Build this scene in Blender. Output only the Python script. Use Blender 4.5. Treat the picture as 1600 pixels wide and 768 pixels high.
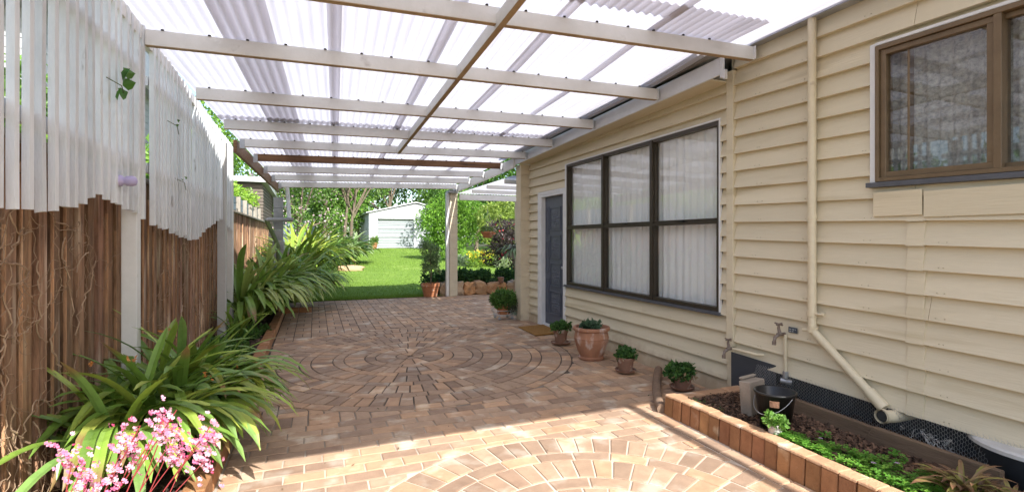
import bpy, bmesh, math, random
import numpy as np
from mathutils import Vector, Matrix, noise
random.seed(7); rng = np.random.default_rng(11)
R = math.radians
scene = bpy.context.scene
for o in list(bpy.data.objects): bpy.data.objects.remove(o)

# ------------------------------------------------------------------ camera, world, sun, exposure
cam_d = bpy.data.cameras.new("camera"); cam = bpy.data.objects.new("camera", cam_d)
scene.collection.objects.link(cam)
cam_d.sensor_width = 36; cam_d.lens = 17.55; cam_d.shift_y = -0.0069
cam_d.clip_start = 0.05; cam_d.clip_end = 900
cam.location = (0, 0, 1.45); cam.rotation_euler = (R(90), 0, R(-21.55))
scene.camera = cam
SUN_TRAVEL = Vector((-0.20, 1.08, -1.0))
elev = math.atan2(1.0, math.hypot(0.20, 1.08)); azim = math.atan2(0.20, -1.08)
w = bpy.data.worlds.new("World"); scene.world = w; w.use_nodes = True
nt = w.node_tree; nt.nodes.clear()
sky = nt.nodes.new("ShaderNodeTexSky"); sky.sky_type = 'NISHITA'; sky.sun_disc = False
sky.sun_elevation = elev; sky.sun_rotation = azim; sky.air_density = 1.0; sky.dust_density = 1.5; sky.ozone_density = 0.8
bg = nt.nodes.new("ShaderNodeBackground"); bg.inputs[1].default_value = 0.15
wo = nt.nodes.new("ShaderNodeOutputWorld")
nt.links.new(sky.outputs[0], bg.inputs[0]); nt.links.new(bg.outputs[0], wo.inputs[0])
sd = bpy.data.lights.new("sun", 'SUN'); sun = bpy.data.objects.new("sun", sd); scene.collection.objects.link(sun)
sd.energy = 4.1; sd.angle = R(0.53); sd.color = (1.0, 0.975, 0.94)
sun.rotation_euler = SUN_TRAVEL.to_track_quat('-Z', 'Y').to_euler(); sun.location = (3, -6, 12)
scene.view_settings.view_transform = 'Standard'; scene.view_settings.look = 'None'
scene.view_settings.exposure = 1.15; scene.view_settings.gamma = 1.0
scene.render.engine = 'CYCLES'
scene.cycles.max_bounces = 9; scene.cycles.diffuse_bounces = 5; scene.cycles.transmission_bounces = 6
scene.cycles.transparent_max_bounces = 12; scene.cycles.sample_clamp_indirect = 6.0
scene.cycles.use_denoising = True

# ------------------------------------------------------------------ materials
def mat(name, c1, c2=None, scale=4, rough=.7, bump=0., bscale=60, attr=False, metal=0., spec=.4,
        stretch=(1, 1, 1), c3=None, s3=1.2, t3=.62, transl=0., detail=6, coat=0.):
    m = bpy.data.materials.new(name); m.use_nodes = True
    n = m.node_tree; N = n.nodes; L = n.links; b = N["Principled BSDF"]
    tc = N.new("ShaderNodeTexCoord"); mp = N.new("ShaderNodeMapping"); mp.inputs[3].default_value = stretch
    L.new(tc.outputs['Object'], mp.inputs[0])
    b.inputs['Roughness'].default_value = rough; b.inputs['Metallic'].default_value = metal
    b.inputs['Specular IOR Level'].default_value = spec
    if coat: b.inputs['Coat Weight'].default_value = coat
    c2 = c2 or tuple(x * .8 for x in c1)
    nz = N.new("ShaderNodeTexNoise"); nz.inputs['Scale'].default_value = scale; nz.inputs['Detail'].default_value = detail
    nz.inputs['Roughness'].default_value = .65
    L.new(mp.outputs[0], nz.inputs['Vector'])
    rp = N.new("ShaderNodeValToRGB"); rp.color_ramp.elements[0].position = .32; rp.color_ramp.elements[1].position = .68
    rp.color_ramp.elements[0].color = (*c2, 1); rp.color_ramp.elements[1].color = (*c1, 1)
    L.new(nz.outputs[0], rp.inputs[0]); col = rp.outputs[0]
    if c3:
        n3 = N.new("ShaderNodeTexNoise"); n3.inputs['Scale'].default_value = s3; n3.inputs['Detail'].default_value = 8
        L.new(mp.outputs[0], n3.inputs['Vector'])
        r3 = N.new("ShaderNodeValToRGB"); r3.color_ramp.elements[0].position = t3 - .05; r3.color_ramp.elements[1].position = t3 + .07
        L.new(n3.outputs[0], r3.inputs[0])
        mx = N.new("ShaderNodeMix"); mx.data_type = 'RGBA'
        L.new(r3.outputs[0], mx.inputs[0]); L.new(col, mx.inputs[6]); mx.inputs[7].default_value = (*c3, 1); col = mx.outputs[2]
    if attr:
        at = N.new("ShaderNodeAttribute"); at.attribute_name = "Col"
        mx = N.new("ShaderNodeMix"); mx.data_type = 'RGBA'; mx.blend_type = 'MULTIPLY'; mx.inputs[0].default_value = 1
        L.new(col, mx.inputs[6]); L.new(at.outputs[0], mx.inputs[7]); col = mx.outputs[2]
    L.new(col, b.inputs['Base Color'])
    if bump:
        nb = N.new("ShaderNodeTexNoise"); nb.inputs['Scale'].default_value = bscale; nb.inputs['Detail'].default_value = 5
        L.new(mp.outputs[0], nb.inputs['Vector'])
        bp = N.new("ShaderNodeBump"); bp.inputs['Strength'].default_value = bump; bp.inputs['Distance'].default_value = .01
        L.new(nb.outputs[0], bp.inputs['Height']); L.new(bp.outputs[0], b.inputs['Normal'])
    if transl:
        tr = N.new("ShaderNodeBsdfTranslucent"); ms = N.new("ShaderNodeMixShader"); ms.inputs[0].default_value = transl
        L.new(col, tr.inputs[0]); L.new(b.outputs[0], ms.inputs[1]); L.new(tr.outputs[0], ms.inputs[2])
        L.new(ms.outputs[0], N["Material Output"].inputs[0])
    return m

def glass_mat(name, tint=(.98, .99, .99), ior=1.5):
    m = bpy.data.materials.new(name); m.use_nodes = True; N = m.node_tree.nodes; L = m.node_tree.links
    N.remove(N["Principled BSDF"])
    t = N.new("ShaderNodeBsdfTransparent"); t.inputs[0].default_value = (*tint, 1)
    g = N.new("ShaderNodeBsdfGlossy"); g.inputs['Roughness'].default_value = .015
    f = N.new("ShaderNodeFresnel"); f.inputs[0].default_value = ior; x = N.new("ShaderNodeMixShader")
    tc = N.new("ShaderNodeTexCoord"); nz = N.new("ShaderNodeTexNoise"); nz.inputs['Scale'].default_value = 1.6
    bp = N.new("ShaderNodeBump"); bp.inputs['Strength'].default_value = .06; bp.inputs['Distance'].default_value = .02
    L.new(tc.outputs['Object'], nz.inputs['Vector']); L.new(nz.outputs[0], bp.inputs['Height']); L.new(bp.outputs[0], g.inputs['Normal'])
    ge = N.new("ShaderNodeNewGeometry"); sb_ = N.new("ShaderNodeMath"); sb_.operation = 'SUBTRACT'; sb_.inputs[0].default_value = 1; L.new(ge.outputs['Backfacing'], sb_.inputs[1])
    mu = N.new("ShaderNodeMath"); mu.operation = 'MULTIPLY'; L.new(f.outputs[0], mu.inputs[0]); L.new(sb_.outputs[0], mu.inputs[1]); m2 = N.new("ShaderNodeMath"); m2.operation = 'MULTIPLY'; m2.inputs[1].default_value = 2.2; L.new(mu.outputs[0], m2.inputs[0])
    L.new(m2.outputs[0], x.inputs[0]); L.new(t.outputs[0], x.inputs[1]); L.new(g.outputs[0], x.inputs[2])
    L.new(x.outputs[0], N["Material Output"].inputs[0])
    return m

def sheet_mat(name, tcol, dcol, k=.72):
    m = bpy.data.materials.new(name); m.use_nodes = True; N = m.node_tree.nodes; L = m.node_tree.links
    b = N["Principled BSDF"]; b.inputs['Base Color'].default_value = (*dcol, 1); b.inputs['Roughness'].default_value = .35
    tr = N.new("ShaderNodeBsdfTranslucent"); x = N.new("ShaderNodeMixShader"); x.inputs[0].default_value = k
    tc = N.new("ShaderNodeTexCoord"); nz = N.new("ShaderNodeTexNoise"); nz.inputs['Scale'].default_value = 1.3; nz.inputs['Detail'].default_value = 9
    mp = N.new("ShaderNodeMapping"); mp.inputs[3].default_value = (6, .6, 1); L.new(tc.outputs['Object'], mp.inputs[0]); L.new(mp.outputs[0], nz.inputs['Vector'])
    rp = N.new("ShaderNodeValToRGB"); rp.color_ramp.elements[0].position = .3; rp.color_ramp.elements[1].position = .62
    rp.color_ramp.elements[0].color = (*[c * .86 for c in tcol], 1); rp.color_ramp.elements[1].color = (*tcol, 1)
    L.new(nz.outputs[0], rp.inputs[0]); at = N.new('ShaderNodeAttribute'); at.attribute_name = 'Col'; mx = N.new('ShaderNodeMix'); mx.data_type = 'RGBA'; mx.blend_type = 'MULTIPLY'; mx.inputs[0].default_value = 1; L.new(rp.outputs[0], mx.inputs[6]); L.new(at.outputs[0], mx.inputs[7]); L.new(mx.outputs[2], tr.inputs[0])
    L.new(b.outputs[0], x.inputs[1]); L.new(tr.outputs[0], x.inputs[2]); L.new(x.outputs[0], N["Material Output"].inputs[0])
    return m

M = {}
M['cream'] = mat('cream_paint', (.68, .605, .44), (.615, .545, .39), 3, .55, .25, 30, True, stretch=(1, .25, 3), c3=(.53, .455, .30), s3=2.6, t3=.66)
M['creampipe'] = mat('cream_pipe_paint', (.69, .61, .435), (.62, .54, .38), 9, .4, .05, 40, c3=(.36, .27, .17), s3=7, t3=.72)
M['creamblock'] = mat('cream_block_paint', (.66, .58, .43), (.58, .50, .37), 6, .7, .4, 70, c3=(.34, .29, .2), s3=2, t3=.7)
M['white'] = mat('white_timber_paint', (.80, .79, .76), (.72, .71, .67), 5, .5, .12, 40, True, stretch=(1, 1, 1), c3=(.45, .42, .37), s3=5, t3=.74)
M['batten'] = mat('weathered_white_paint', (.80, .82, .83), (.69, .71, .72), 7, .6, .3, 40, True, stretch=(3, 3, .6), c3=(.17, .14, .11), s3=6, t3=.715)
M['trimwhite'] = mat('white_trim_paint', (.74, .75, .75), (.66, .67, .68), 6, .4, .05, 30)
M['rawwood'] = mat('brown_timber', (.24, .12, .05), (.12, .055, .022), 5, .55, .35, 60, stretch=(.5, 6, 6), c3=(.06, .03, .015), s3=3, t3=.66)
M['underside'] = mat('tan_lower_edge', (.42, .30, .17), (.31, .21, .12), 5, .7, .3, 50)
M['fence'] = mat('aged_fence_timber', (.38, .225, .13), (.13, .075, .045), 6, .85, .6, 50, True, stretch=(4, 4, .5), c3=(.46, .36, .26), s3=2.4, t3=.60)
M['fencegrey'] = mat('grey_fence_timber', (.40, .36, .29), (.24, .21, .17), 6, .85, .5, 50, True, stretch=(4, 4, .6))
M['vine'] = mat('dead_vine', (.46, .33, .21), (.25, .16, .10), 12, .9, .3)
M['paver'] = mat('clay_paver', (.475, .325, .215), (.36, .242, .16), 9, .8, .5, 90, True, c3=(.56, .46, .35), s3=4, t3=.60)
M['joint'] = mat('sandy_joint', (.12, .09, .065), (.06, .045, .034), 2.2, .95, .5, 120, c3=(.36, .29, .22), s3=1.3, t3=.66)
M['edgebrick'] = mat('edging_brick', (.44, .215, .095), (.30, .14, .06), 10, .8, .6, 80, True, c3=(.60, .42, .27), s3=6, t3=.67)
M['bricktop'] = mat('edging_brick_top', (.52, .31, .175), (.40, .23, .13), 9, .85, .6, 80, True, c3=(.60, .47, .35), s3=6, t3=.6)
M['soil'] = mat('dark_soil', (.085, .055, .038), (.04, .027, .02), 14, .95, .9, 60)
M['mulch'] = mat('bark_chips', (.17, .105, .07), (.08, .05, .035), 14, .9, .4, 60, True)
M['ground'] = mat('garden_ground', (.07, .085, .03), (.05, .045, .025), 3, .95, .5, 30)
M['lawn'] = mat('lawn_turf', (.17, .27, .035), (.125, .215, .025), 1.1, .9, .8, 160, c3=(.22, .31, .06), s3=.7, t3=.6)
M['grass'] = mat('grass_blades', (.20, .32, .045), (.15, .25, .03), 2, .7, 0, attr=True, transl=.25)
M['leaf'] = mat('glossy_leaves', (1, 1, 1), (.82, .82, .82), 12, .42, 0, attr=True, transl=.30, spec=.35)
M['strap'] = mat('strap_leaves', (1, 1, 1), (.8, .82, .8), 20, .36, .1, 60, attr=True, transl=.22, spec=.5)
M['petal'] = mat('petals', (1, 1, 1), (.9, .9, .9), 20, .6, 0, attr=True, transl=.3)
M['bark'] = mat('tree_bark', (.22, .17, .12), (.11, .085, .06), 7, .9, .8, 30, stretch=(2, 2, .6), c3=(.16, .17, .08), s3=2, t3=.6)
M['stem'] = mat('green_stem', (.12, .16, .05), (.08, .11, .04), 8, .7)
M['redstem'] = mat('red_stem', (.32, .04, .04), (.22, .03, .03), 8, .5)
M['bronze'] = mat('bronze_aluminium', (.06, .05, .036), (.048, .039, .028), 8, .38, 0, metal=.25)
M['brownframe'] = mat('brown_window_frame', (.18, .125, .07), (.14, .095, .052), 8, .38, .05, 40, metal=.15)
M['sill'] = mat('slate_sill_paint', (.10, .105, .12), (.075, .08, .09), 8, .5)
M['glass'] = glass_mat('window_glass')
M['glass2'] = glass_mat('tinted_glass', (.90, .91, .90), 1.55)
M['curtain'] = mat('sheer_curtain', (.93, .93, .92), (.90, .90, .89), 6, .9, 0, transl=.06)
M['lace'] = mat('grey_lace', (.60, .60, .58), (.24, .24, .24), 34, .9, .3, 30, stretch=(1, 1, 1.2))
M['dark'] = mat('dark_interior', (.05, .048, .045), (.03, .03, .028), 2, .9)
M['room'] = mat('room_wall', (.75, .74, .72), (.7, .69, .67), 2, .9)
M['door'] = mat('slate_door_paint', (.10, .115, .15), (.085, .098, .13), 8, .42, .05, 50)
M['metal'] = mat('zinc_metal', (.50, .51, .52), (.36, .37, .38), 8, .45, .05, 40, metal=.6)
M['gutter'] = mat('grey_gutter', (.28, .27, .26), (.19, .18, .17), 6, .5, .1, 30)
M['rust'] = mat('rusty_brass', (.16, .10, .07), (.26, .23, .20), 24, .6, .5, 80, metal=.3)
M['screw'] = mat('dark_screw_cap', (.04, .035, .03))
M['sheet'] = sheet_mat('opal_corrugated', (.715, .695, .735), (.80, .79, .81), .57)
M['garage'] = mat('white_garage_metal', (.60, .61, .62), (.54, .55, .565), 2, .45, .05)
M['rollerdoor'] = mat('pale_roller_door', (.34, .375, .38), (.30, .335, .34), 1.5, .5, .05)
M['terra'] = mat('terracotta', (.46, .19, .085), (.36, .14, .065), 9, .8, .3, 60, c3=(.52, .38, .29), s3=9, t3=.64)
M['oldterra'] = mat('weathered_terracotta', (.30, .155, .095), (.20, .11, .075), 9, .85, .4, 60, c3=(.44, .36, .30), s3=11, t3=.6)
M['bigterra'] = mat('chalky_terracotta', (.42, .205, .115), (.31, .145, .085), 6, .75, .3, 50, stretch=(1, 1, .45), c3=(.60, .50, .44), s3=8, t3=.585)
M['rock'] = mat('sandstone', (.50, .34, .20), (.34, .235, .15), 3, .9, .9, 14, True, c3=(.20, .17, .14), s3=3, t3=.63)
M['concrete'] = mat('grey_concrete', (.36, .35, .33), (.25, .245, .235), 5, .9, .5, 50, c3=(.18, .17, .15), s3=3, t3=.68)
M['creamconc'] = mat('buff_concrete', (.36, .31, .25), (.27, .23, .185), 5, .9, .5, 50, c3=(.2, .16, .12), s3=4, t3=.6)
M['kerbb'] = mat('brown_kerb', (.27, .18, .12), (.18, .12, .08), 8, .9, .6, 50)
M['blackplastic'] = mat('black_plastic', (.012, .012, .013), (.02, .02, .02), 5, .32, 0)
M['greyplastic'] = mat('charcoal_plastic', (.05, .056, .066), (.04, .045, .052), 5, .55, .1)
M['lid'] = mat('off_white_lid', (.62, .61, .58), (.5, .49, .46), 5, .6, .1)
M['wire'] = mat('galvanised_wire', (.52, .52, .50), (.38, .38, .36), 30, .5, 0, metal=.4)
M['sleeper'] = mat('old_sleeper', (.20, .135, .085), (.12, .08, .05), 5, .9, .6, 40, stretch=(4, .5, 4))
M['mat'] = mat('coir', (.36, .19, .05), (.25, .125, .03), 60, .98, 1.0, 220)
M['lilac'] = mat('lilac_plastic', (.50, .44, .66), (.46, .40, .62), 6, .45)
M['ceramic'] = mat('painted_pot', (.62, .60, .55), (.5, .48, .44), 14, .5, .1, 50, c3=(.26, .18, .42), s3=16, t3=.60)
M['neighbour'] = mat('pale_cladding', (.40, .41, .40), (.35, .36, .35), 2, .8, .1)
M['bluewin'] = mat('dark_blue_glass', (.03, .06, .14), (.02, .04, .10), 2, .1, 0, spec=.8)
M['shed'] = mat('brown_slat_shed', (.20, .165, .13), (.13, .105, .085), 5, .8, .3, stretch=(1, 1, 6))
M['bluegrey'] = mat('bluegrey_fence', (.23, .29, .31), (.17, .215, .235), 4, .7, .2, attr=True)
M['roof'] = mat('roof_metal', (.42, .43, .44), (.34, .35, .36), 3, .5, .1)
M['sign'] = mat('slate_sign', (.07, .09, .11), (.05, .065, .08), 8, .5)
M['signtext'] = mat('pale_lettering', (.5, .52, .52))

def post_mix(m, zlo, zhi, axis, dirt_or_sun, nscale, amp, invert=False):
    n = m.node_tree; N = n.nodes; L = n.links; b = N["Principled BSDF"]; src = b.inputs['Base Color'].links[0].from_socket
    ge = N.new("ShaderNodeNewGeometry"); sx = N.new("ShaderNodeSeparateXYZ"); L.new(ge.outputs['Position'], sx.inputs[0])
    nz = N.new("ShaderNodeTexNoise"); nz.inputs['Scale'].default_value = nscale; nz.inputs['Detail'].default_value = 8; L.new(ge.outputs['Position'], nz.inputs['Vector'])
    ma = N.new("ShaderNodeMath"); ma.operation = 'MULTIPLY_ADD'; ma.inputs[1].default_value = amp; L.new(nz.outputs[0], ma.inputs[0]); L.new(sx.outputs[axis], ma.inputs[2])
    mr = N.new("ShaderNodeMapRange"); mr.inputs[1].default_value = zlo + amp * .5; mr.inputs[2].default_value = zhi + amp * .5; mr.inputs[3].default_value = 1; mr.inputs[4].default_value = 0
    L.new(ma.outputs[0], mr.inputs[0]); mx = N.new("ShaderNodeMix"); mx.data_type = 'RGBA'; L.new(mr.outputs[0], mx.inputs[0]); L.new(src, mx.inputs[6]); mx.inputs[7].default_value = (*dirt_or_sun, 1)
    L.new(mx.outputs[2], b.inputs['Base Color'])
post_mix(M['cream'], .02, .22, 2, (.42, .33, .22), 7, .35)
post_mix(M['joint'], 3.1, 4.7, 1, (.56, .47, .37), 2.5, 2.2)  # joints painted pale for the sunny end, dark for the roofed shade

# ------------------------------------------------------------------ mesh helpers
class MB:
    def __init__(s): s.v = []; s.f = []; s.c = []; s.n = 0
    def add(s, v, f, c=(1, 1, 1)):
        v = np.asarray(v, dtype=np.float64).reshape(-1, 3); c = np.asarray(c, dtype=np.float64)
        if c.ndim == 1: c = np.tile(c, (len(v), 1))
        if isinstance(f, np.ndarray): s.f.append(f + s.n)
        else:
            for q in f: s.f.append(np.array([q]) + s.n)
        s.v.append(v); s.c.append(c); s.n += len(v)
    def build(s, name, m, parent=None, bevel=0, smooth=False):
        if not s.v: return None
        v = np.concatenate(s.v); c = np.concatenate(s.c)
        if parent is not None:
            o0 = parent.get('_o') ; v = v - np.array(o0)
        me = bpy.data.meshes.new(name); me.vertices.add(len(v)); me.vertices.foreach_set('co', v.astype(np.float32).ravel())
        tot = np.concatenate([np.full(len(a), a.shape[1]) for a in s.f]); li = np.concatenate([a.ravel() for a in s.f])
        me.loops.add(len(li)); me.loops.foreach_set('vertex_index', li.astype(np.int32))
        me.polygons.add(len(tot)); st = np.concatenate([[0], np.cumsum(tot)[:-1]])
        me.polygons.foreach_set('loop_start', st.astype(np.int32)); me.polygons.foreach_set('loop_total', tot.astype(np.int32))
        me.update(calc_edges=True); me.validate()
        ca = me.color_attributes.new('Col', 'FLOAT_COLOR', 'POINT')
        ca.data.foreach_set('color', np.concatenate([c, np.ones((len(c), 1))], 1).astype(np.float32).ravel())
        me.polygons.foreach_set('use_smooth', np.full(len(tot), bool(smooth)))
        me.materials.append(M[m])
        o = bpy.data.objects.new(name, me); scene.collection.objects.link(o)
        if parent is not None: o.parent = parent; o['_o'] = parent['_o']
        else: o['_o'] = (0., 0., 0.)
        if bevel:
            b = o.modifiers.new('edge', 'BEVEL'); b.width = bevel; b.segments = 1; b.limit_method = 'ANGLE'
        return o
BF = np.array([[0, 3, 2, 1], [4, 5, 6, 7], [0, 1, 5, 4], [1, 2, 6, 5], [2, 3, 7, 6], [3, 0, 4, 7]])
def box(mb, x0, x1, y0, y1, z0, z1, c=(1, 1, 1)):
    mb.add([(x0, y0, z0), (x1, y0, z0), (x1, y1, z0), (x0, y1, z0), (x0, y0, z1), (x1, y0, z1), (x1, y1, z1), (x0, y1, z1)], BF, c)
def beam(mb, a, b, w, h, c=(1, 1, 1), up=(0, 0, 1)):
    a = Vector(a); b = Vector(b); d = (b - a).normalized(); u = Vector(up); s = d.cross(u).normalized(); u = s.cross(d)
    V = []
    for p in (a, b):
        for i, j in ((-1, -1), (1, -1), (1, 1), (-1, 1)): V.append(p + s * (w / 2 * i) + u * (h / 2 * j))
    mb.add([tuple(x) for x in V], np.array([[0, 1, 2, 3], [7, 6, 5, 4], [0, 4, 5, 1], [1, 5, 6, 2], [2, 6, 7, 3], [3, 7, 4, 0]]), c)
def tube(mb, pts, r, n=8, c=(1, 1, 1), cap=True):
    pts = [Vector(p) for p in pts]; k = len(pts)
    rr = r if isinstance(r, (list, tuple)) else [r] * k
    V = []; pu = None
    for i, p in enumerate(pts):
        d = (pts[min(i + 1, k - 1)] - pts[max(i - 1, 0)]).normalized()
        u = pu if pu else (Vector((0, 0, 1)) if abs(d.z) < .9 else Vector((1, 0, 0)))
        s = d.cross(u).normalized(); u = s.cross(d).normalized(); pu = u
        for j in range(n):
            a = 2 * math.pi * j / n; V.append(tuple(p + (s * math.cos(a) + u * math.sin(a)) * rr[i]))
    F = [[i * n + j, i * n + (j + 1) % n, (i + 1) * n + (j + 1) % n, (i + 1) * n + j] for i in range(k - 1) for j in range(n)]
    mb.add(V, np.array(F), c)
    if cap:
        mb.add(V[:n], [list(range(n))], c); mb.add(V[-n:], [list(range(n))[::-1]], c)
def lathe(mb, prof, cx, cy, cz, n=28, c=(1, 1, 1), wob=0):
    V = []
    for (r, z) in prof:
        for j in range(n):
            a = 2 * math.pi * j / n; V.append((cx + r * math.cos(a), cy + r * math.sin(a), cz + z))
    F = [[i * n + j, i * n + (j + 1) % n, (i + 1) * n + (j + 1) % n, (i + 1) * n + j] for i in range(len(prof) - 1) for j in range(n)]
    mb.add(V, np.array(F), c)
def rnd(a, b): return random.uniform(a, b)
def thing(name, label, cat, loc=(0, 0, 0), group=None):
    o = bpy.data.objects.new(name, None); scene.collection.objects.link(o); o.location = loc; o['_o'] = tuple(float(x) for x in loc)
    o['label'] = label; o['category'] = cat
    if group: o['group'] = group
    o.empty_display_size = .1
    return o
def tag(o, label, cat, group=None):
    o['label'] = label; o['category'] = cat
    if group: o['group'] = group
    return o
def struct(o, kind='structure'): o['kind'] = kind; return o

def leaves(mb, cen, rad, n, size, colA, colB, shell=.55, drop=0., jitter=.35, aspect=.5, flat=0.):
    """n folded leaf blades spread through an ellipsoid"""
    cen = np.array(cen, float); rad = np.array(rad, float)
    d = rng.normal(size=(n, 3)); d /= np.linalg.norm(d, axis=1)[:, None]
    r = shell + (1 - shell) * rng.random(n) ** .6; r *= (1 + rng.normal(0, .07, n))
    p = cen + d * rad * r[:, None]
    ax = rng.normal(size=(n, 3)) + d * .8; ax[:, 2] -= drop; ax /= np.linalg.norm(ax, axis=1)[:, None]
    t = rng.normal(size=(n, 3)); t[:, 2] *= (1 - flat); sd_ = np.cross(ax, t); sd_ /= (np.linalg.norm(sd_, axis=1)[:, None] + 1e-9)
    nm = np.cross(sd_, ax); s = size * (1 + rng.normal(0, jitter, n)).clip(.35, 2)
    L = ax * s[:, None]; W = sd_ * (s * aspect / 2)[:, None]; Nn = nm * (s * .12)[:, None]
    v = np.stack([p, p + L * .5 + W + Nn, p + L - Nn, p + L * .5 - W + Nn], 1).reshape(-1, 3)
    i = np.arange(n)[:, None] * 4
    f = np.concatenate([i + np.array([0, 1, 2]), i + np.array([0, 2, 3])])
    k = rng.random(n)[:, None]; c = np.array(colA) * (1 - k) + np.array(colB) * k; c = c * (1 + rng.normal(0, .13, (n, 1))).clip(.6, 1.5)
    mb.add(v, f, np.repeat(c, 4, 0))

def strap(mb, base, az, length, width, e0, e1, colA, colB, tip=None, segs=11, curl=0., fold=.14):
    p = Vector(base); V = []; C = []; w0 = width
    for i in range(segs + 1):
        t = i / segs; e = e0 + (e1 - e0) * (t ** 1.25); a = az + curl * t * t
        d = Vector((math.cos(a) * math.cos(e), math.sin(a) * math.cos(e), math.sin(e)))
        s = Vector((-math.sin(a), math.cos(a), 0)); n = d.cross(s)
        wd = w0 * (.55 + .45 * min(1, t * 3)) * (1 if t < .76 else max(.03, 1 - ((t - .76) / .24) ** 2.4)) / 2
        V += [tuple(p - s * wd), tuple(p - n * (-wd * fold * 2) * -1), tuple(p + s * wd)]
        k = t; col = [colA[j] * (1 - k) + colB[j] * k for j in range(3)]
        if tip and t > .86: col = list(tip)
        C += [col, [x * .85 for x in col], col]
        p = p + d * (length / segs)
    F = []
    for i in range(segs):
        a = i * 3
        F += [[a, a + 1, a + 4, a + 3], [a + 1, a + 2, a + 5, a + 4]]
    mb.add(V, np.array(F), np.array(C))

def rock(mb, c, s, seed=0, sub=3, col=(1, 1, 1), k=.25, boxy=.5, rot=0):
    bm = bmesh.new(); bmesh.ops.create_icosphere(bm, subdivisions=sub, radius=1)
    V = []; cr, sr = math.cos(rot), math.sin(rot)
    for v in bm.verts:
        q = v.co.copy(); m = max(abs(q.x), abs(q.y), abs(q.z)); q = q.lerp(q / m, boxy) * (1 + k * noise.noise(v.co * 1.4 + Vector((seed * 7.1, seed, 3))) + .1 * noise.noise(v.co * 5 + Vector((seed, 0, 9))))
        x, y, z = q.x * s[0], q.y * s[1], q.z * s[2]
        V.append((c[0] + x * cr - y * sr, c[1] + x * sr + y * cr, c[2] + z))
    F = np.array([[v.index for v in f.verts] for f in bm.faces]); bm.free(); mb.add(V, F, col)

# ------------------------------------------------------------------ ground, paving, lawn
def gh(Y):
    t = max(0, min(1, (Y - 12.6) / 22.)); return .78 * t * (1 - .15 * (1 - t))
g = MB(); ys = [-60, -10, 0, 6, 12.5] + [12.6 + i for i in range(1, 24)] + [45, 80, 160, 400]
xs = [-300, -60, -12, -5, -1, 2, 6, 12, 20, 60, 300]
V = [(x, y, gh(y) - .035) for y in ys for x in xs]
F = [[j * len(xs) + i, j * len(xs) + i + 1, (j + 1) * len(xs) + i + 1, (j + 1) * len(xs) + i] for j in range(len(ys) - 1) for i in range(len(xs) - 1)]
g.add(V, np.array(F)); struct(g.build('ground', 'ground', smooth=True))

# lawn with a curved left border
lawn = MB(); LY = [12.46 + .5 * i for i in range(58)]
def lx(Y): return -.35 + 1.3 * min(1, max(0, (Y - 14) / 7)) + .12 * math.sin(Y * .9) + max(0, Y - 30) * .16
nx = 24; V = []
for Y in LY:
    for i in range(nx + 1):
        x0 = lx(Y); x1 = (2.75 if Y < 12.9 else 13.5); x = x0 + (x1 - x0) * i / nx; V.append((x, Y, gh(Y) + .005 + .012 * noise.noise(Vector((x * .8, Y * .8, 0)))))
F = [[j * (nx + 1) + i, j * (nx + 1) + i + 1, (j + 1) * (nx + 1) + i + 1, (j + 1) * (nx + 1) + i] for j in range(len(LY) - 1) for i in range(nx)]
lawn.add(V, np.array(F)); struct(lawn.build('lawn', 'lawn', smooth=True))
n = 70000
Y = 12.44 + (rng.random(n) ** 2.0) * 22; x0 = np.array([lx(y) for y in Y]); X = x0 + rng.random(n) * (9.5 - x0); X[Y < 12.9] = x0[Y < 12.9] + rng.random((Y < 12.9).sum()) * (2.7 - x0[Y < 12.9])
Z = np.array([gh(y) for y in Y]); h = .028 + .02 * rng.random(n); h[Y > 20] *= 1.3; a = rng.random(n) * 6.283; wd = .004 + Y * .00022
lean = rng.normal(0, .012, (n, 2))
P = np.stack([X, Y, Z], 1); dx = np.stack([np.cos(a) * wd, np.sin(a) * wd, 0 * a], 1); tp = P + np.stack([lean[:, 0], lean[:, 1], h], 1)
gr = MB(); gr.add(np.stack([P - dx, P + dx, tp], 1).reshape(-1, 3), np.arange(3 * n).reshape(-1, 3), np.repeat(.75 + .5 * rng.random((n, 1)) * np.ones((1, 3)), 3, 0))
tag(struct(gr.build('grass', 'grass'), 'stuff'), 'short mown green grass of the sloping lawn', 'grass')

# paving: individual clay bricks, two circle features cut into a grid
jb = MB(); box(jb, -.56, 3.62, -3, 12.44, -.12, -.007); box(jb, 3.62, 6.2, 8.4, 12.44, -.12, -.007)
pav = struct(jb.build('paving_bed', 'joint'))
pv = MB()
CIRC = [((1.10, 6.24), 2.0), ((1.30, 2.0), 1.31)]
def paver(poly, dark=1., zo=0.):
    poly = [Vector((p[0], p[1])) for p in poly]; c = sum(poly, Vector((0, 0))) / len(poly)
    t = random.random(); base = (1, 1, 1)
    if t < .20: base = (.80, .80, .82)
    elif t < .36: base = (1.08, 1.0, .92)
    elif t < .46: base = (.74, .72, .73)
    elif t < .55: base = (1.2, 1.12, 1.02)
    v = rnd(.90, 1.10) * dark; col = tuple(b * v for b in base)
    tx, ty = rnd(-.012, .012), rnd(-.012, .012); z0 = rnd(-.0015, .0015) + zo
    def zz(p): return z0 + (p.x - c.x) * tx + (p.y - c.y) * ty
    poly = [p + Vector((rnd(-.002, .002), rnd(-.002, .002))) for p in poly]
    m = len(poly); top = []; mid = []; bot = []
    for p in poly:
        q = c + (p - c) * (1 - .006 / max(.02, (p - c).length)); top.append((q.x, q.y, zz(q)))
        mid.append((p.x, p.y, zz(p) - .004)); bot.append((p.x, p.y, -.03))
    V = top + mid + bot; F = [list(range(m))]
    for k in (0, 1):
        for i in range(m): F.append([k * m + (i + 1) % m, k * m + i, (k + 1) * m + i, (k + 1) * m + (i + 1) % m])
    pv.add(V, F, col)
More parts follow.
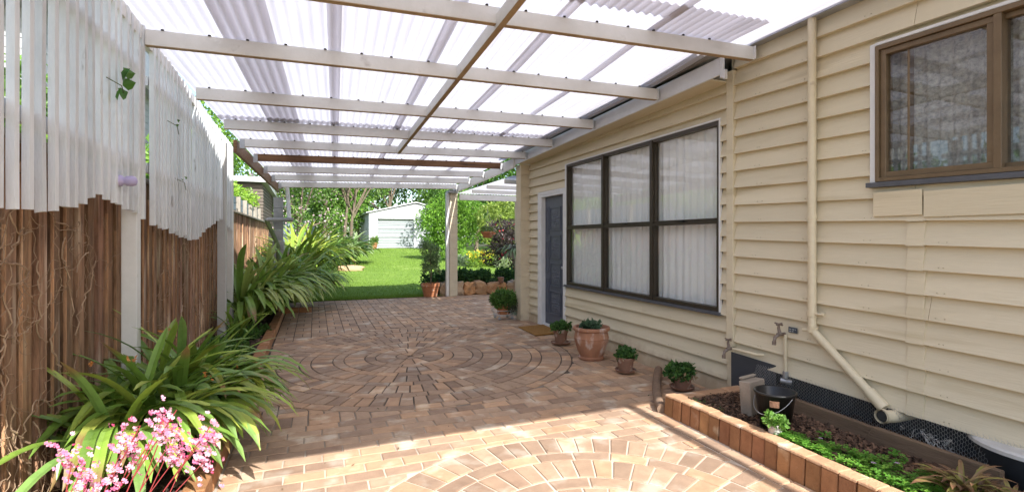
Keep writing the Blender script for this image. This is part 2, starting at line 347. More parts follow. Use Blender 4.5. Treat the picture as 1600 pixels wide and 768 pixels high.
def cutpoly(x0, x1, y0, y1):
    pts = []
    nxs = max(2, int((x1 - x0) / .04)); nys = max(2, int((y1 - y0) / .04))
    pts += [(x0 + (x1 - x0) * i / nxs, y0) for i in range(nxs)] + [(x1, y0 + (y1 - y0) * i / nys) for i in range(nys)]
    pts += [(x1 - (x1 - x0) * i / nxs, y1) for i in range(nxs)] + [(x0, y1 - (y1 - y0) * i / nys) for i in range(nys)]
    for (cc, rr) in CIRC:
        rr = rr + .008; ins = [math.hypot(p[0] - cc[0], p[1] - cc[1]) < rr for p in pts]
        if all(ins): return None
        if any(ins):
            if sum(ins) > .72 * len(ins): return None
            out = []
            for p, k in zip(pts, ins):
                if k:
                    d = math.hypot(p[0] - cc[0], p[1] - cc[1]); p = (cc[0] + (p[0] - cc[0]) / d * rr, cc[1] + (p[1] - cc[1]) / d * rr)
                out.append(p)
            return out
    return [(x0, y0), (x1, y0), (x1, y1), (x0, y1)]
def put(x0, x1, y0, y1):
    g_ = .005
    if x1 - x0 < .03 or y1 - y0 < .03: return
    q = cutpoly(x0 + g_, x1 - g_, y0 + g_, y1 - g_)
    if q: paver(q)
def clipput(x0, x1, y0, y1, bx0, bx1, by0, by1):
    x0, x1, y0, y1 = max(x0, bx0), min(x1, bx1), max(y0, by0), min(y1, by1)
    if x1 > x0 and y1 > y0: put(x0, x1, y0, y1)
# stretcher rows in the sunny end
y = -1.2; r_ = 0
while y < 4.1:
    x = -.53 + (-.12 if r_ % 2 else 0) - rnd(0, .02)
    while x < 3.6:
        L_ = .238
        clipput(x, x + L_, y, y + .12, -.53, 3.6 if y > 3.3 else 2.55, y, y + .12); x += L_
    y += .12; r_ += 1
yb = y
for k in range(19): y_ = -1.2 + k * .24; paver([(2.56, y_ + .005), (2.672, y_ + .005), (2.672, y_ + .235), (2.56, y_ + .235)], 1, .001)
# basket weave beyond
j = 0; y = yb
while y < 12.4:
    i = 0; x = -.53
    while x < 3.6 + (2.5 if y > 8.6 else 0):
        bx1 = 3.6 if y < 8.6 else 6.1
        if (i + j) % 2 == 0:
            for k in (0, 1): clipput(x, x + .24, y + k * .12, y + (k + 1) * .12, -.53, bx1, yb, 12.42)
        else:
            for k in (0, 1): clipput(x + k * .12, x + (k + 1) * .12, y, y + .24, -.53, bx1, yb, 12.42)
        x += .24; i += 1
    y += .24; j += 1
def ring(cc, r0, r1, L_, ang0=0., xmin=-.53, xmax=9):
    m = max(6, round(2 * math.pi * ((r0 + r1) / 2 if r1 - r0 < .15 else (r0 * .35 + r1 * .65)) / L_)); g_ = .0062
    for k in range(m):
        a0 = ang0 + 2 * math.pi * k / m; a1 = a0 + 2 * math.pi / m
        gi, go = g_ / r0, g_ / r1; am = (a0 + a1) / 2
        po = []
        def pt(r, a): return (cc[0] + r * math.cos(a), cc[1] + r * math.sin(a))
        ri, ro = r0 + g_, r1 - g_
        po = [pt(ri, a0 + gi), pt(ro, a0 + go), pt(ro, am), pt(ro, a1 - go), pt(ri, a1 - gi), pt(ri, am)]
        if sum(p[0] > xmax for p in po) > 3 or sum(p[0] < xmin for p in po) > 3: continue
        po = [(min(xmax, max(xmin, p[0])), p[1]) for p in po]
        paver(po[::-1], .93)
c1 = CIRC[0][0]
ring(c1, .03, .17, .18); ring(c1, .17, .415, .15, .2); ring(c1, .415, .54, .24); ring(c1, .54, .78, .125); ring(c1, .78, .905, .24, .1); ring(c1, .905, 1.145, .125)
ring(c1, 1.145, 1.27, .24, .05); ring(c1, 1.27, 1.51, .125); ring(c1, 1.51, 1.635, .24, .2); ring(c1, 1.635, 1.875, .125, .02, -.52); ring(c1, 1.875, 2.0, .24, 0, -.52)
c2 = CIRC[1][0]
ring(c2, .03, .22, .2); ring(c2, .22, .345, .2); ring(c2, .345, .585, .13); ring(c2, .585, .71, .24, .1); ring(c2, .71, .95, .125); ring(c2, .95, 1.07, .24, .05); ring(c2, 1.07, 1.31, .125, 0, -.52, 2.55)
struct(pv.build('paving', 'paver'))

# ------------------------------------------------------------------ left garden bed
b = MB(); V = []; F = []; nx_, ny_ = 8, 90
for j in range(ny_ + 1):
    for i in range(nx_ + 1):
        x = -1.42 + (.78) * i / nx_; y = 0 + 17. * j / ny_; V.append((x, y, max(0, gh(y)) + .055 + .03 * noise.noise(Vector((x * 4, y * 4, 0)))))
F = [[j * (nx_ + 1) + i, j * (nx_ + 1) + i + 1, (j + 1) * (nx_ + 1) + i + 1, (j + 1) * (nx_ + 1) + i] for j in range(ny_) for i in range(nx_)]
b.add(V, np.array(F)); struct(b.build('soil', 'soil', smooth=True))
k = MB()
y = 1.0
while y < 10.8:
    c = rnd(.8, 1.15); box(k, -.665 + rnd(-.004, .004), -.545 + rnd(-.004, .004), y + .004, y + .226, -.03, .11 + rnd(-.004, .004), (c, c, c)); y += .232
box(k, -.54, -.30, 10.66, 10.76, -.03, .10); box(k, -.29, -.06, 10.66, 10.76, -.03, .10, (.9, .9, .9))
tag(k.build('brick_kerb', 'edgebrick', bevel=.006), 'low line of clay bricks edging the planting along the fence', 'garden edging')

# ------------------------------------------------------------------ pergola
def ZL(Y): return 2.883 - .0335 * (Y - 4.28)
def ZR(Y): return (2.945 - .0262 * (Y - 4.28)) if Y > 4.28 else 2.945 + .085 * (4.28 - max(Y, 3.24)) + .012 * max(0, 3.24 - Y)
def XL(Y): return -1.124 + .0508 * (Y - 4.28)
def ZC(X, Y): t = (X + 1.1) / 4.4; return ZL(Y) * (1 - t) + ZR(Y) * t
perg = thing('pergola', 'white timber pergola roofed with opal corrugated sheets over the brick patio', 'pergola', (1.1, 3.3, 0))
BY = [3.24, 4.28, 5.57, 6.74, 7.76, 8.85, 9.93, 10.95, 12.04]
for i, Y in enumerate(BY):
    m_ = MB(); xl = XL(Y); xr = 3.30 if i else 3.50
    if i == 0: xl = -1.17
    # the white sides and the browner lower edge are one timber
    beam(m_, (xl, Y, ZC(xl, Y) + .003), (xr, Y, ZC(xr, Y) + .003), .045, .112)
    o = m_.build('roof_beam', 'rawwood' if i == 5 else 'white', perg, bevel=.003)
    if i == 5: o['label'] = 'bare brown timber beam'
    if i != 5:
        u_ = MB(); beam(u_, (xl + .002, Y, ZC(xl, Y) - .055), (xr - .002, Y, ZC(xr, Y) - .055), .041, .004); u_.build('lower_edge', 'underside', o)
# a further beam and rail in front of the sheets
for Y in (2.10, 1.25, .42): m_ = MB(); beam(m_, (-1.17, Y, ZC(-1.17, Y)), (3.45, Y, ZC(3.3, Y)), .045, .112); m_.build('roof_beam', 'white', perg, bevel=.003)
m_ = MB(); beam(m_, (3.16, -2.6, 3.13), (3.16, .36, 3.08), .09, .06); m_.build('side_rail', 'white', perg, bevel=.003)
m_ = MB(); beam(m_, (1.17, .42, ZC(1.17, .42) - .012), (1.19, 7.76, ZC(1.19, 7.76) - .012), .045, .10)
o = m_.build('centre_batten', 'white', perg, bevel=.003)
u_ = MB(); beam(u_, (1.17, .44, ZC(1.17, .42) - .064), (1.19, 7.75, ZC(1.19, 7.76) - .064), .042, .004); u_.build('lower_edge', 'underside', o)
# side beams
m_ = MB(); beam(m_, (XL(7.7) - .06, 7.7, ZL(7.7) - .055), (XL(12.1) - .03, 12.16, ZL(12.1) - .055), .045, .17); o = m_.build('side_beam', 'rawwood', perg, bevel=.003); o['label'] = 'bare brown timber side beam'
m_ = MB(); beam(m_, (3.325, 8.3, ZR(8.3) - .03), (3.325, 12.5, ZR(12.5) - .03), .045, .17); m_.build('side_beam', 'white', perg, bevel=.003)
m_ = MB(); beam(m_, (-1.16, 0.5, ZL(.5) + .03), (-1.16, 7.74, ZL(7.74) + .03), .045, .10); m_.build('side_beam', 'white', perg, bevel=.003)
for i, Y in enumerate(BY):
    if i >= 4:
        m_ = MB(); xl = XL(Y); z = ZL(Y); box(m_, xl - .012, xl + .05, Y - .028, Y - .025, z - .07, z + .05); box(m_, xl - .012, xl + .05, Y + .025, Y + .028, z - .07, z + .05)
        box(m_, xl - .012, xl + .05, Y - .028, Y + .028, z - .073, z - .070); m_.build('joist_hanger', 'metal', perg)
    if i >= 5:
        m_ = MB(); z = ZR(Y); box(m_, 3.25, 3.30, Y - .028, Y - .025, z - .07, z + .05); box(m_, 3.25, 3.30, Y + .025, Y + .028, z - .07, z + .05)
        box(m_, 3.25, 3.30, Y - .028, Y + .028, z - .073, z - .070); m_.build('joist_hanger', 'metal', perg)
    else:
        m_ = MB(); xr = 3.30 if i else 3.50; z = ZC(xr, Y); box(m_, xr, xr + .006, Y - .04, Y + .04, z - .05, z + .06); m_.build('end_plate', 'trimwhite', perg)
# posts on the fence side
m_ = MB(); box(m_, -1.235, -1.145, 4.16, 4.25, 0, 2.82); m_.build('post', 'white', perg, bevel=.004)
m_ = MB(); box(m_, -1.20, -1.10, 7.55, 7.65, 0, 2.74, (.62, .62, .62)); o = m_.build('post', 'white', perg, bevel=.004); o['label'] = 'grey weathered post'
m_ = MB(); box(m_, -1.22, -1.12, 8.32, 8.40, 0, 2.7); m_.build('post', 'white', perg, bevel=.004)
# corrugated opal sheets
def sheet(x0, x1, y0, y1, lift, xr_full):
    pitch = .076; nxx = int((x1 - x0) / pitch * 8); nyy = max(3, int((y1 - y0) / .3)); V = []; CC = []
    for j in range(nyy + 1):
        Y = y0 + (y1 - y0) * j / nyy; xl = XL(Y) - .06
        for i in range(nxx + 1):
            q = x0 + (x1 - x0) * i / nxx; s = (q + 1.18) / (xr_full + 1.18); X = xl + (xr_full - xl) * s
            V.append((X, Y, ZC(X, Y) + .074 + lift + .010 * math.sin(2 * math.pi * q / pitch))); CC.append((1 - .17 * (.5 - .5 * math.sin(2 * math.pi * q / pitch)) ** 1.5,) * 3)  # darker valley tint paints in the soft shading between the ribs
    V = np.array(V); F = np.array([[j * (nxx + 1) + i, j * (nxx + 1) + i + 1, (j + 1) * (nxx + 1) + i + 1, (j + 1) * (nxx + 1) + i] for j in range(nyy) for i in range(nxx)])
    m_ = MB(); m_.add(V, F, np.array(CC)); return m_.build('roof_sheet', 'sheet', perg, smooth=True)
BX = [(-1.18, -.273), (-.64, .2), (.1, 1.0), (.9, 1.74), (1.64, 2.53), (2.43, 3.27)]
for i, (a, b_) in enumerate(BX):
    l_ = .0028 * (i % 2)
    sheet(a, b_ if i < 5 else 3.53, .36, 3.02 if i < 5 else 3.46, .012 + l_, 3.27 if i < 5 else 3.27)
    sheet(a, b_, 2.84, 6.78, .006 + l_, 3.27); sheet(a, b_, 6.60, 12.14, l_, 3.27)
beams_ = [o for o in scene.collection.objects if o.name.startswith('roof_beam')]
scr = None
for i, Y in enumerate(BY[:6]):
    for q in range(16):
        X = XL(Y) + .12 + q * (4.2 / 15.5) + rnd(-.03, .03); z = ZC(X, Y) + .058
        if scr is None:
            m_ = MB(); lathe(m_, [(.0, .0), (.011, .0), (.011, .008), (0, .012)], 0, 0, 0, 8); scr = m_.build('roof_screw', 'screw'); c_ = scr
        else: c_ = scr.copy(); scene.collection.objects.link(c_)
        c_.parent = beams_[i]; c_.location = (X - 1.1, Y - 3.3 - .024, z)
# rear supports
m_ = MB()
for k in range(13):
    z = k * .2; box(m_, 3.17, 3.37, 12.30, 12.52, z + .003, z + .197, (1, 1, 1))
box(m_, 3.178, 3.362, 12.308, 12.512, 0, 2.6); m_.build('pier', 'creamblock', perg, bevel=.004)
m_ = MB(); box(m_, 3.09, 3.165, 12.33, 12.45, 0, 2.62); m_.build('post', 'white', perg, bevel=.004)
m_ = MB(); box(m_, 3.12, 3.36, 12.18, 12.50, 2.60, 2.68); m_.build('pier_cap', 'metal', perg, bevel=.004)
m_ = MB()
for k in range(7): box(m_, -.86 , -.63, 12.0, 12.22, k * .2 + .003, k * .2 + .197)
box(m_, -.852, -.638, 12.008, 12.212, 0, 1.40)
for k in range(4): box(m_, -.84, -.65, 12.02, 12.20, 1.40 + k * .24 + .003, 1.40 + (k + 1) * .24 - .003)
m_.build('pier', 'concrete', perg, bevel=.004)
# pipes at the far left corner
pp = thing('drain_pipe', 'white downpipe and mossy elbow beside the grey block pier', 'drain pipe', (-.54, 11.9, 0))
m_ = MB(); tube(m_, [(-.56, 11.9, 2.56), (-.54, 11.9, 2.3), (-.52, 11.9, 1.86)], .042, 10); m_.build('downpipe', 'trimwhite', pp, smooth=True)
m_ = MB(); tube(m_, [(-.44, 11.86, 1.865), (-.93, 11.86, 1.865), (-.965, 11.86, 1.84)], .045, 10); m_.build('cross_pipe', 'concrete', pp, smooth=True)
m_ = MB(); tube(m_, [(-.965, 11.86, 1.86), (-.90, 11.88, 1.70), (-.74, 11.9, 1.30), (-.7, 11.9, .2)], .045, 10); m_.build('elbow_pipe', 'stem', pp, smooth=True)

# ------------------------------------------------------------------ batten screens hung along the fence side
def interp(x, P):
    for (a, b_), (c, d) in zip(P, P[1:]):
        if x <= c: return b_ + (d - b_) * (x - a) / (c - a)
    return P[-1][1]
bot = [(2.0, 1.52), (2.5, 1.57), (3.0, 1.585), (3.5, 1.70), (3.8, 1.665), (4.37, 1.58), (4.49, 1.57), (5.0, 1.52), (5.84, 1.44), (5.95, 1.44), (6.7, 1.60), (7.46, 1.72), (7.5, 1.69), (8.5, 1.55)]
SC = [(2.50, 4.37, 'widest panel of weathered white battens with a missing slat, nearest along the fence'),
      (4.49, 5.84, 'white batten screen with a downward sloping lower edge, hung after the first white post'),
      (5.92, 7.44, 'white batten screen whose lower edge rises towards the second post'),
      (7.50, 8.50, 'short narrow white batten screen beside the brown side beam')]
for (a, b_, lab) in SC:
    t = thing('batten_screen', lab, 'screen', (-1.15, (a + b_) / 2, 2.2), 'white batten screens hung from the pergola')
    m_ = MB(); y = a + .025; k_ = 0
    while y < b_ - .02:
        if not (a < 2.6 and (abs(y - 2.80) < .05)):
            zt = ZL(y) + .07 + rnd(-.012, .012); zb = interp(y, bot) + rnd(-.018, .018); c = rnd(.86, 1.08); tw = rnd(-.004, .004); dp = rnd(.026, .034); wv = .036
            x1 = -1.128 + rnd(-.004, .004)
            V = []
            nz = 7
            for q in range(nz + 1):
                z = zb + (zt - zb) * q / nz; o_ = .004 * noise.noise(Vector((y * 9, z * 1.3, 0)))
                V += [(x1 - dp + o_, y - wv / 2 + tw * (q / nz), z + (rnd(-.008, .004) if q == 0 else 0)), (x1 + o_, y - wv / 2 + tw * (q / nz), z), (x1 + o_, y + wv / 2 + tw * (q / nz), z), (x1 - dp + o_, y + wv / 2 + tw * q / nz, z)]
            F = [[0, 3, 2, 1], [nz * 4, nz * 4 + 1, nz * 4 + 2, nz * 4 + 3]] + [[q * 4 + i, q * 4 + (i + 1) % 4, (q + 1) * 4 + (i + 1) % 4, (q + 1) * 4 + i] for q in range(nz) for i in range(4)]
            m_.add(V, np.array(F), (c, c, c * .99))
        y += .108 + rnd(-.004, .004)
    m_.build('battens', 'batten', t)
    for z in (1.95, 2.6):
        m_ = MB(); box(m_, -1.195, -1.167, a, b_, z, z + .07); m_.build('rail', 'batten', t)
cup = thing('pipe_cap', 'small lilac plastic cap sticking out of the white battens', 'pipe cap', (-1.12, 3.77, 1.81))
m_ = MB(); V = []
prof = [(0, -.01), (.034, -.01), (.036, .0), (.034, .012), (.024, .016), (.024, .028), (.031, .034), (.033, .062), (.027, .078), (.012, .086), (0, .087)]
mm = MB(); lathe(mm, prof, 0, 0, 0, 20); vv = np.concatenate(mm.v); vv = np.stack([-1.125 + vv[:, 2] * 1.05, 3.77 + vv[:, 0], 1.81 + vv[:, 1]], 1)
m_.add(vv, np.concatenate(mm.f)); m_.build('cap', 'lilac', cup, smooth=True)
# leaf sprigs growing through the battens
for (px, py, pz, nn, lab) in ((-1.09, 3.62, 2.36, 6, 'sprig of broad green vine leaves poking through the nearest batten screen'), (-1.10, 4.95, 2.40, 2, 'tiny green vine leaf high on the second batten screen'), (-1.10, 5.2, 1.95, 2, 'tiny green vine leaf low on the second batten screen')):
    m_ = MB()
    for k in range(nn):
        s = .085 if nn > 3 else .035; a = rnd(-1.2, 1.2); c = Vector((px + rnd(0, .03), py + rnd(-.07, .07) * (s / .07), pz + rnd(-.09, .09) * (s / .07)))
        ax = Vector((rnd(.2, .6), math.sin(a), math.cos(a) * .8 - .2)).normalized(); sd_ = ax.cross(Vector((1, 0, .3))).normalized(); nn_ = ax.cross(sd_)
        pts = [c, c + ax * s * .3 + sd_ * s * .42 + nn_ * .01, c + ax * s * .65 + sd_ * s * .36 + nn_ * .01, c + ax * s, c + ax * s * .65 - sd_ * s * .36 + nn_ * .01, c + ax * s * .3 - sd_ * s * .42 + nn_ * .01]
        m_.add([tuple(p) for p in pts], [[0, 1, 2, 3], [0, 3, 4, 5]], (.07 + rnd(0, .04), .20 + rnd(0, .06), .03))
    tube(m_, [(px - .04, py - .05, pz + .03), (px + .02, py, pz), (px + .02, py + .06, pz - .06)], .003, 5, (.1, .14, .04))
    tag(m_.build('vine_sprig', 'leaf'), lab, 'plant', 'vine sprigs on the batten screens')

# ------------------------------------------------------------------ brown boundary fence
fe = thing('paling_fence', 'aged brown lapped paling fence with grey capping behind the white battens', 'fence', (-1.3, 6, 0))
m_ = MB(); y = .2
while y < 16.6:
    c = rnd(.7, 1.25); zt = 1.90 + rnd(-.01, .01)
    box(m_, -1.355, -1.335, y, y + .149, -.05, zt, (c * .8, c * .8, c * .8))
    c = rnd(.75, 1.35)
    x1 = -1.30 + rnd(-.006, .004); box(m_, -1.335, x1, y + .03, y + .115 + rnd(-.01, .01), -.05, zt + .005, (c, c * rnd(.9, 1.02), c * rnd(.85, 1.0)))
    if random.random() < .65: c = rnd(1.5, 2.2); yq = y + .03; box(m_, x1 - .010, x1 + .0015, yq - .0015, yq + .010, rnd(0, .5), rnd(1.5, 1.88), (c, c * .95, c * .86))  # bright strip paints a lit edge onto the paling
    y += .15
m_.build('palings', 'fence', fe)
for z, w_, in ((1.905, .035),):
    m_ = MB(); y = .2
    while y < 16.6:
        c = rnd(.8, 1.1); V0 = y; L_ = 2.4; box(m_, -1.40, -1.265, y + .004, min(16.6, y + L_ - .004), z, z + w_, (c, c, c)); y += L_
    m_.build('capping', 'fencegrey', fe, bevel=.004)
m_ = MB(); box(m_, -1.328, -1.272, .2, 4.1, 1.76, 1.80) ; m_.build('rail', 'fence', fe)
vm = MB()
for k in range(330):
    y = rnd(1.9, 8.3) if k > 120 else rnd(2.2, 3.6); z = rnd(.1, 1.75); a = rnd(0, 6.28); p = Vector((-1.285, y, z)); pts = []; da = rnd(-.5, .5)
    for q in range(rnd(8, 20).__int__()):
        pts.append(tuple(p)); a += da * .5 + rnd(-.4, .4); p = p + Vector((0, math.cos(a), math.sin(a))) * rnd(.02, .045); p.x = -1.285 + rnd(-.012, .014)
        p.z = min(1.85, max(.03, p.z))
    tube(vm, pts, random.choice((.001, .0013, .0018, .0022, .004)), 4, cap=False)
tag(vm.build('dead_vine', 'vine'), 'tangle of dead brown vine clinging to the paling fence', 'vine')

# neighbour side
hedge = MB()
for k in range(17):
    y = 2.2 + k * .52; leaves(hedge, (-2.25 + rnd(-.1, .1), y, 2.15 + rnd(-.1, .25)), (.5, .5, .55), 480, .11, (.10, .24, .03), (.24, .42, .06), .4, .4, aspect=.45)
t = thing('hedge', 'tall bright green hedge growing behind the near fence and battens', 'hedge', (-2.25, 6, 0)); hedge.build('foliage', 'leaf', t)
m_ = MB()
for k in range(9): tube(m_, [(-2.25, 2.4 + k, 0), (-2.2, 2.4 + k, 1), (-2.25 + rnd(-.1, .1), 2.5 + k, 2.2)], [.03, .025, .015], 6)
m_.build('stem', 'bark', t)
nb = thing('neighbour_house', 'grey clad house with dark blue windows seen between the nearest battens', 'house', (-8, 14, 0))
m_ = MB(); box(m_, -12, -4.4, 11, 19, 0, 5.4); 
for z in np.arange(.2, 5.4, .18): box(m_, -4.4, -4.385, 11, 19, z, z + .165); box(m_, -12, -4.4, 10.985, 11, z, z + .165)
m_.build('wall', 'neighbour', nb)
m_ = MB(); m_.add([(-12.4, 10.5, 5.4), (-4.0, 10.5, 5.4), (-4.0, 19.5, 5.4), (-12.4, 19.5, 5.4), (-12.4, 15, 7.6), (-4.0, 15, 7.6)], [[0, 1, 5, 4], [2, 3, 4, 5], [1, 2, 5], [3, 0, 4], [0, 3, 2, 1]]); m_.build('roof', 'roof', nb)
for (ya, yb_) in ((11.6, 13.4), (14.4, 16.4)):
    m_ = MB(); box(m_, -4.385, -4.36, ya - .06, yb_ + .06, 3.94, 5.16); w_ = m_.build('window', 'trimwhite', nb)
    m_ = MB(); box(m_, -4.36, -4.352, ya, (ya + yb_) / 2 - .03, 4.0, 5.1); box(m_, -4.36, -4.352, (ya + yb_) / 2 + .03, yb_, 4.0, 5.1); m_.build('pane', 'bluewin', w_)
m_ = MB(); box(m_, -6.6, -5.0, 10.95, 10.985, 4.0, 5.1); w_ = m_.build('window', 'trimwhite', nb)
m_ = MB(); box(m_, -6.54, -5.06, 10.94, 10.95, 4.06, 5.04); m_.build('pane', 'bluewin', w_)
nf = thing('neighbour_fence', 'blue-grey board fence with pale posts above the far end of the paling fence', 'fence', (-1.8, 17, 0))
m_ = MB()
for z0 in np.arange(.3, 2.45, .17): c = rnd(.8, 1.15); box(m_, -1.86, -1.83, 11.5, 19.5, z0, z0 + .155, (c, c, c))
m_.build('boards', 'bluegrey', nf)
for k in range(7): m_ = MB(); box(m_, -1.828, -1.73, 11.6 + k * 1.25, 11.72 + k * 1.25, .2, 2.50); m_.build('post', 'fencegrey', nf, bevel=.005)
hd = MB()
for k in range(13): leaves(hd, (-2.2 + rnd(-.1, .1), 11 + k * .62, 2.62 + rnd(-.05, .1)), (.45, .5, .33), 420, .09, (.16, .34, .03), (.34, .52, .06), .35, .2)
t = thing('clipped_hedge', 'clipped lime green hedge on top of the blue-grey fence', 'hedge', (-2.2, 15, 0)); hd.build('foliage', 'leaf', t)
sh = thing('slatted_shed', 'brown slatted garden shed with white roof edge beyond the fence', 'shed', (-3, 22.5, 0))
m_ = MB(); box(m_, -4.6, -1.78, 20.3, 25, 0, 3.45)
for z in np.arange(.3, 3.4, .12): box(m_, -1.78, -1.755, 20.3, 25, z, z + .095); box(m_, -4.6, -1.78, 20.275, 20.3, z, z + .095)
m_.build('wall', 'shed', sh)
m_ = MB(); m_.add([(-5.2, 20.0, 3.5), (-1.6, 20.0, 3.5), (-1.6, 25.3, 3.3), (-5.2, 25.3, 3.3), (-5.2, 20.0, 3.68), (-1.6, 20.0, 3.68), (-1.6, 25.3, 3.48), (-5.2, 25.3, 3.48)], BF); m_.build('roof', 'trimwhite', sh)
bf = thing('rear_fence', 'blue-grey paling fence far behind the flowering tree', 'fence', (-3, 31, 0))
m_ = MB(); x = -9.
while x < -.1: c = rnd(.75, 1.2); box(m_, x, x + .11, 31, 31.02, .6, 2.5 + rnd(-.02, .02), (c, c, c)); x += .12
m_.build('palings', 'bluegrey', bf)

# ------------------------------------------------------------------ house
WX = 3.6
house = thing('weatherboard_house', 'cream weatherboard house along the paved patio', 'house', (5.5, 4, 0))
OPEN_EXT = [(3.655, 6.795, .735, 2.59), (6.80, 7.80, -.1, 2.24)]
OPEN_OLD = [(.75, 2.285, 1.83, 2.80)]
def boards(mb, ya, yb_, zb, n_rows, ex, opens, sag=0, ref=3.53, seg=.45, joints=()):
    for k in range(n_rows):
        z0 = zb + k * ex; z1 = z0 + ex + .018; c0 = rnd(.95, 1.04)
        spans = []
        # z bands split by openings
        zcuts = sorted({z0, z1} | {o[2] for o in opens if z0 < o[2] < z1} | {o[3] for o in opens if z0 < o[3] < z1})
        for za, zb_ in zip(zcuts, zcuts[1:]):
            zm = (za + zb_) / 2; iv = [(ya, yb_)]
            for o in opens:
                if o[2] < zm < o[3]:
                    nv = []
                    for (p, q) in iv:
                        if o[0] > p: nv.append((p, min(q, o[0])))
                        if o[1] < q: nv.append((max(p, o[1]), q))
                    iv = [x for x in nv if x[1] - x[0] > .004]
            spans += [(p, q, za, zb_) for (p, q) in iv]
        for (p, q, za, zb_) in spans:
            cuts = [p] + sorted([jn for jn in list(joints) + ([rnd(p, q)] if q - p > 1.5 and random.random() < .4 else []) if p + .05 < jn < q - .05]) + [q]
            for a_, b2 in zip(cuts, cuts[1:]):
                b2_ = b2 - (.003 if b2 != q else 0); ns = max(1, int((b2_ - a_) / seg)); V = []; c = c0 * rnd(.985, 1.015)
                for i in range(ns + 1):
                    yy = a_ + (b2_ - a_) * i / ns; dz = -sag * (ref - yy) + .0035 * noise.noise(Vector((yy * .9, k * 3.1, 1))); dx = .004 * noise.noise(Vector((yy * .8, k * 2.3, 5)))
                    def fx(z): return WX - .050 + .042 * (z - z0) / ex + dx
                    V += [(fx(za), yy, za + dz), (fx(zb_), yy, zb_ + dz), (WX + .004, yy, zb_ + dz), (WX + .004, yy, za + dz)]
                F = [[0, 3, 2, 1], [ns * 4, ns * 4 + 1, ns * 4 + 2, ns * 4 + 3]] + [[i * 4 + j, i * 4 + (j + 1) % 4, (i + 1) * 4 + (j + 1) % 4, (i + 1) * 4 + j] for i in range(ns) for j in range(4)]
                mb.add(V, np.array(F), (c, c, c))
m_ = MB(); boards(m_, 3.575, 8.19, -.004, 20, .148, OPEN_EXT)
o = m_.build('wall', 'cream', house); o['label'] = 'straight weatherboards of the lower extension'
m_ = MB(); boards(m_, -6, 3.49, .36, 18, .1555, OPEN_OLD, .025, joints=(2.018,)); o = m_.build('wall', 'cream', house); o['label'] = 'older sagging weatherboards above the open subfloor'
# scribed cover strip over the board joint
m_ = MB()
for k in range(9):
    z0 = .36 + k * .1555 - .025 * (3.53 - 2.02) + rnd(-.003, .003); 
    y0_ = 1.968 + rnd(-.004, .004); y1_ = 2.066 + rnd(-.004, .004)
    m_.add([(WX - .053, y0_, z0 - .004), (WX - .053, y1_, z0 - .004), (WX - .024, y1_, z0 + .150), (WX - .024, y0_, z0 + .150), (WX - .03, y0_, z0 - .004), (WX - .03, y1_, z0 - .004), (WX - .004, y1_, z0 + .15), (WX - .004, y0_, z0 + .15)], BF[:, ::-1], (.99, .99, .98))
m_.build('cover_strip', 'cream', house)
m_ = MB()
box(m_, WX - .062, WX - .05, 1.968, 2.262, 1.60, 1.765, (1.0, .99, .97)); box(m_, WX - .060, WX - .048, 1.20, 1.96, 1.585, 1.75, (.97, .97, .96))
o = m_.build('patch_board', 'cream', house, bevel=.003); o['label'] = 'flat replacement boards patched in under the brown window'
m_ = MB(); box(m_, WX - .056, WX + .01, 3.492, 3.572, .36, 2.99); box(m_, WX - .05, WX + .01, 3.497, 3.567, .0, .36); m_.build('corner_board', 'cream', house, bevel=.003)
m_ = MB()
for (ya, yb_, zb, nr, ex, sag, st_) in ((3.7, 8.1, -.004, 20, .148, 0, .45), (1.2, 3.45, .36, 18, .1555, .025, .45)):
    for k in range(nr):
        y = ya + .2
        while y < yb_:
            z = zb + k * ex + .022 - sag * (3.53 - y); op = OPEN_EXT if ya > 3.6 else OPEN_OLD
            if not any(o_[0] - .03 < y < o_[1] + .03 and o_[2] - .1 < z < o_[3] + .05 for o_ in op):
                for dy in (0, rnd(.02, .05)):
                    x = WX - .050 + .042 * .022 / ex - .0035; box(m_, x, x + .006, y + dy - .0028, y + dy + .0028, z - .0028, z + .0028, (.62, .6, .56))
            y += st_ + rnd(-.02, .02)
o = m_.build('nail_heads', 'cream', house); o['kind'] = 'stuff'
# solid wall cores and the other sides
m_ = MB()
for (a, b_, z0, z1) in ((3.5, 3.65, 0, 3.0), (3.65, 6.8, 0, .73), (3.65, 6.8, 2.6, 3.0), (7.81, 8.2, 0, 2.85), (6.8, 7.81, 2.25, 2.85)): box(m_, WX + .006, WX + .09, a, b_, z0, z1)
for (a, b_, z0, z1) in ((-6, .74, .36, 3.05), (2.29, 3.5, .36, 3.05), (.74, 2.29, .36, 1.80), (.74, 2.29, 2.79, 3.05)): box(m_, WX + .006, WX + .09, a, b_, z0, z1)
m_.build('wall_core', 'creamblock', house)
m_ = MB(); box(m_, 3.7, 9.5, 8.12, 8.2, 0, 2.8); box(m_, 9.42, 9.5, -6, 8.12, 0, 3.3); box(m_, 3.6, 9.4, -6.08, -6, 0, 3.3); m_.build('wall', 'cream', house)
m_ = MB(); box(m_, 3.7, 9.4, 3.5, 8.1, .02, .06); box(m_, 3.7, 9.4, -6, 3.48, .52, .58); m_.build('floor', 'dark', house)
m_ = MB(); box(m_, 5.3, 5.38, 3.6, 8.1, .06, 2.75); box(m_, 3.75, 5.3, 3.56, 3.6, .06, 2.7); m_.build('inner_wall', 'room', house)
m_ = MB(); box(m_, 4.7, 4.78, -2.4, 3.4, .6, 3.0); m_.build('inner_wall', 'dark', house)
# cream block pier at the far corner
m_ = MB()
for k in range(14): box(m_, 3.405, 3.60, 8.20, 8.42, k * .2 + .003 - .02, (k + 1) * .2 - .003 - .02)
box(m_, 3.411, 3.6, 8.206, 8.414, -.02, 2.76); m_.build('pier', 'creamblock', house, bevel=.004)
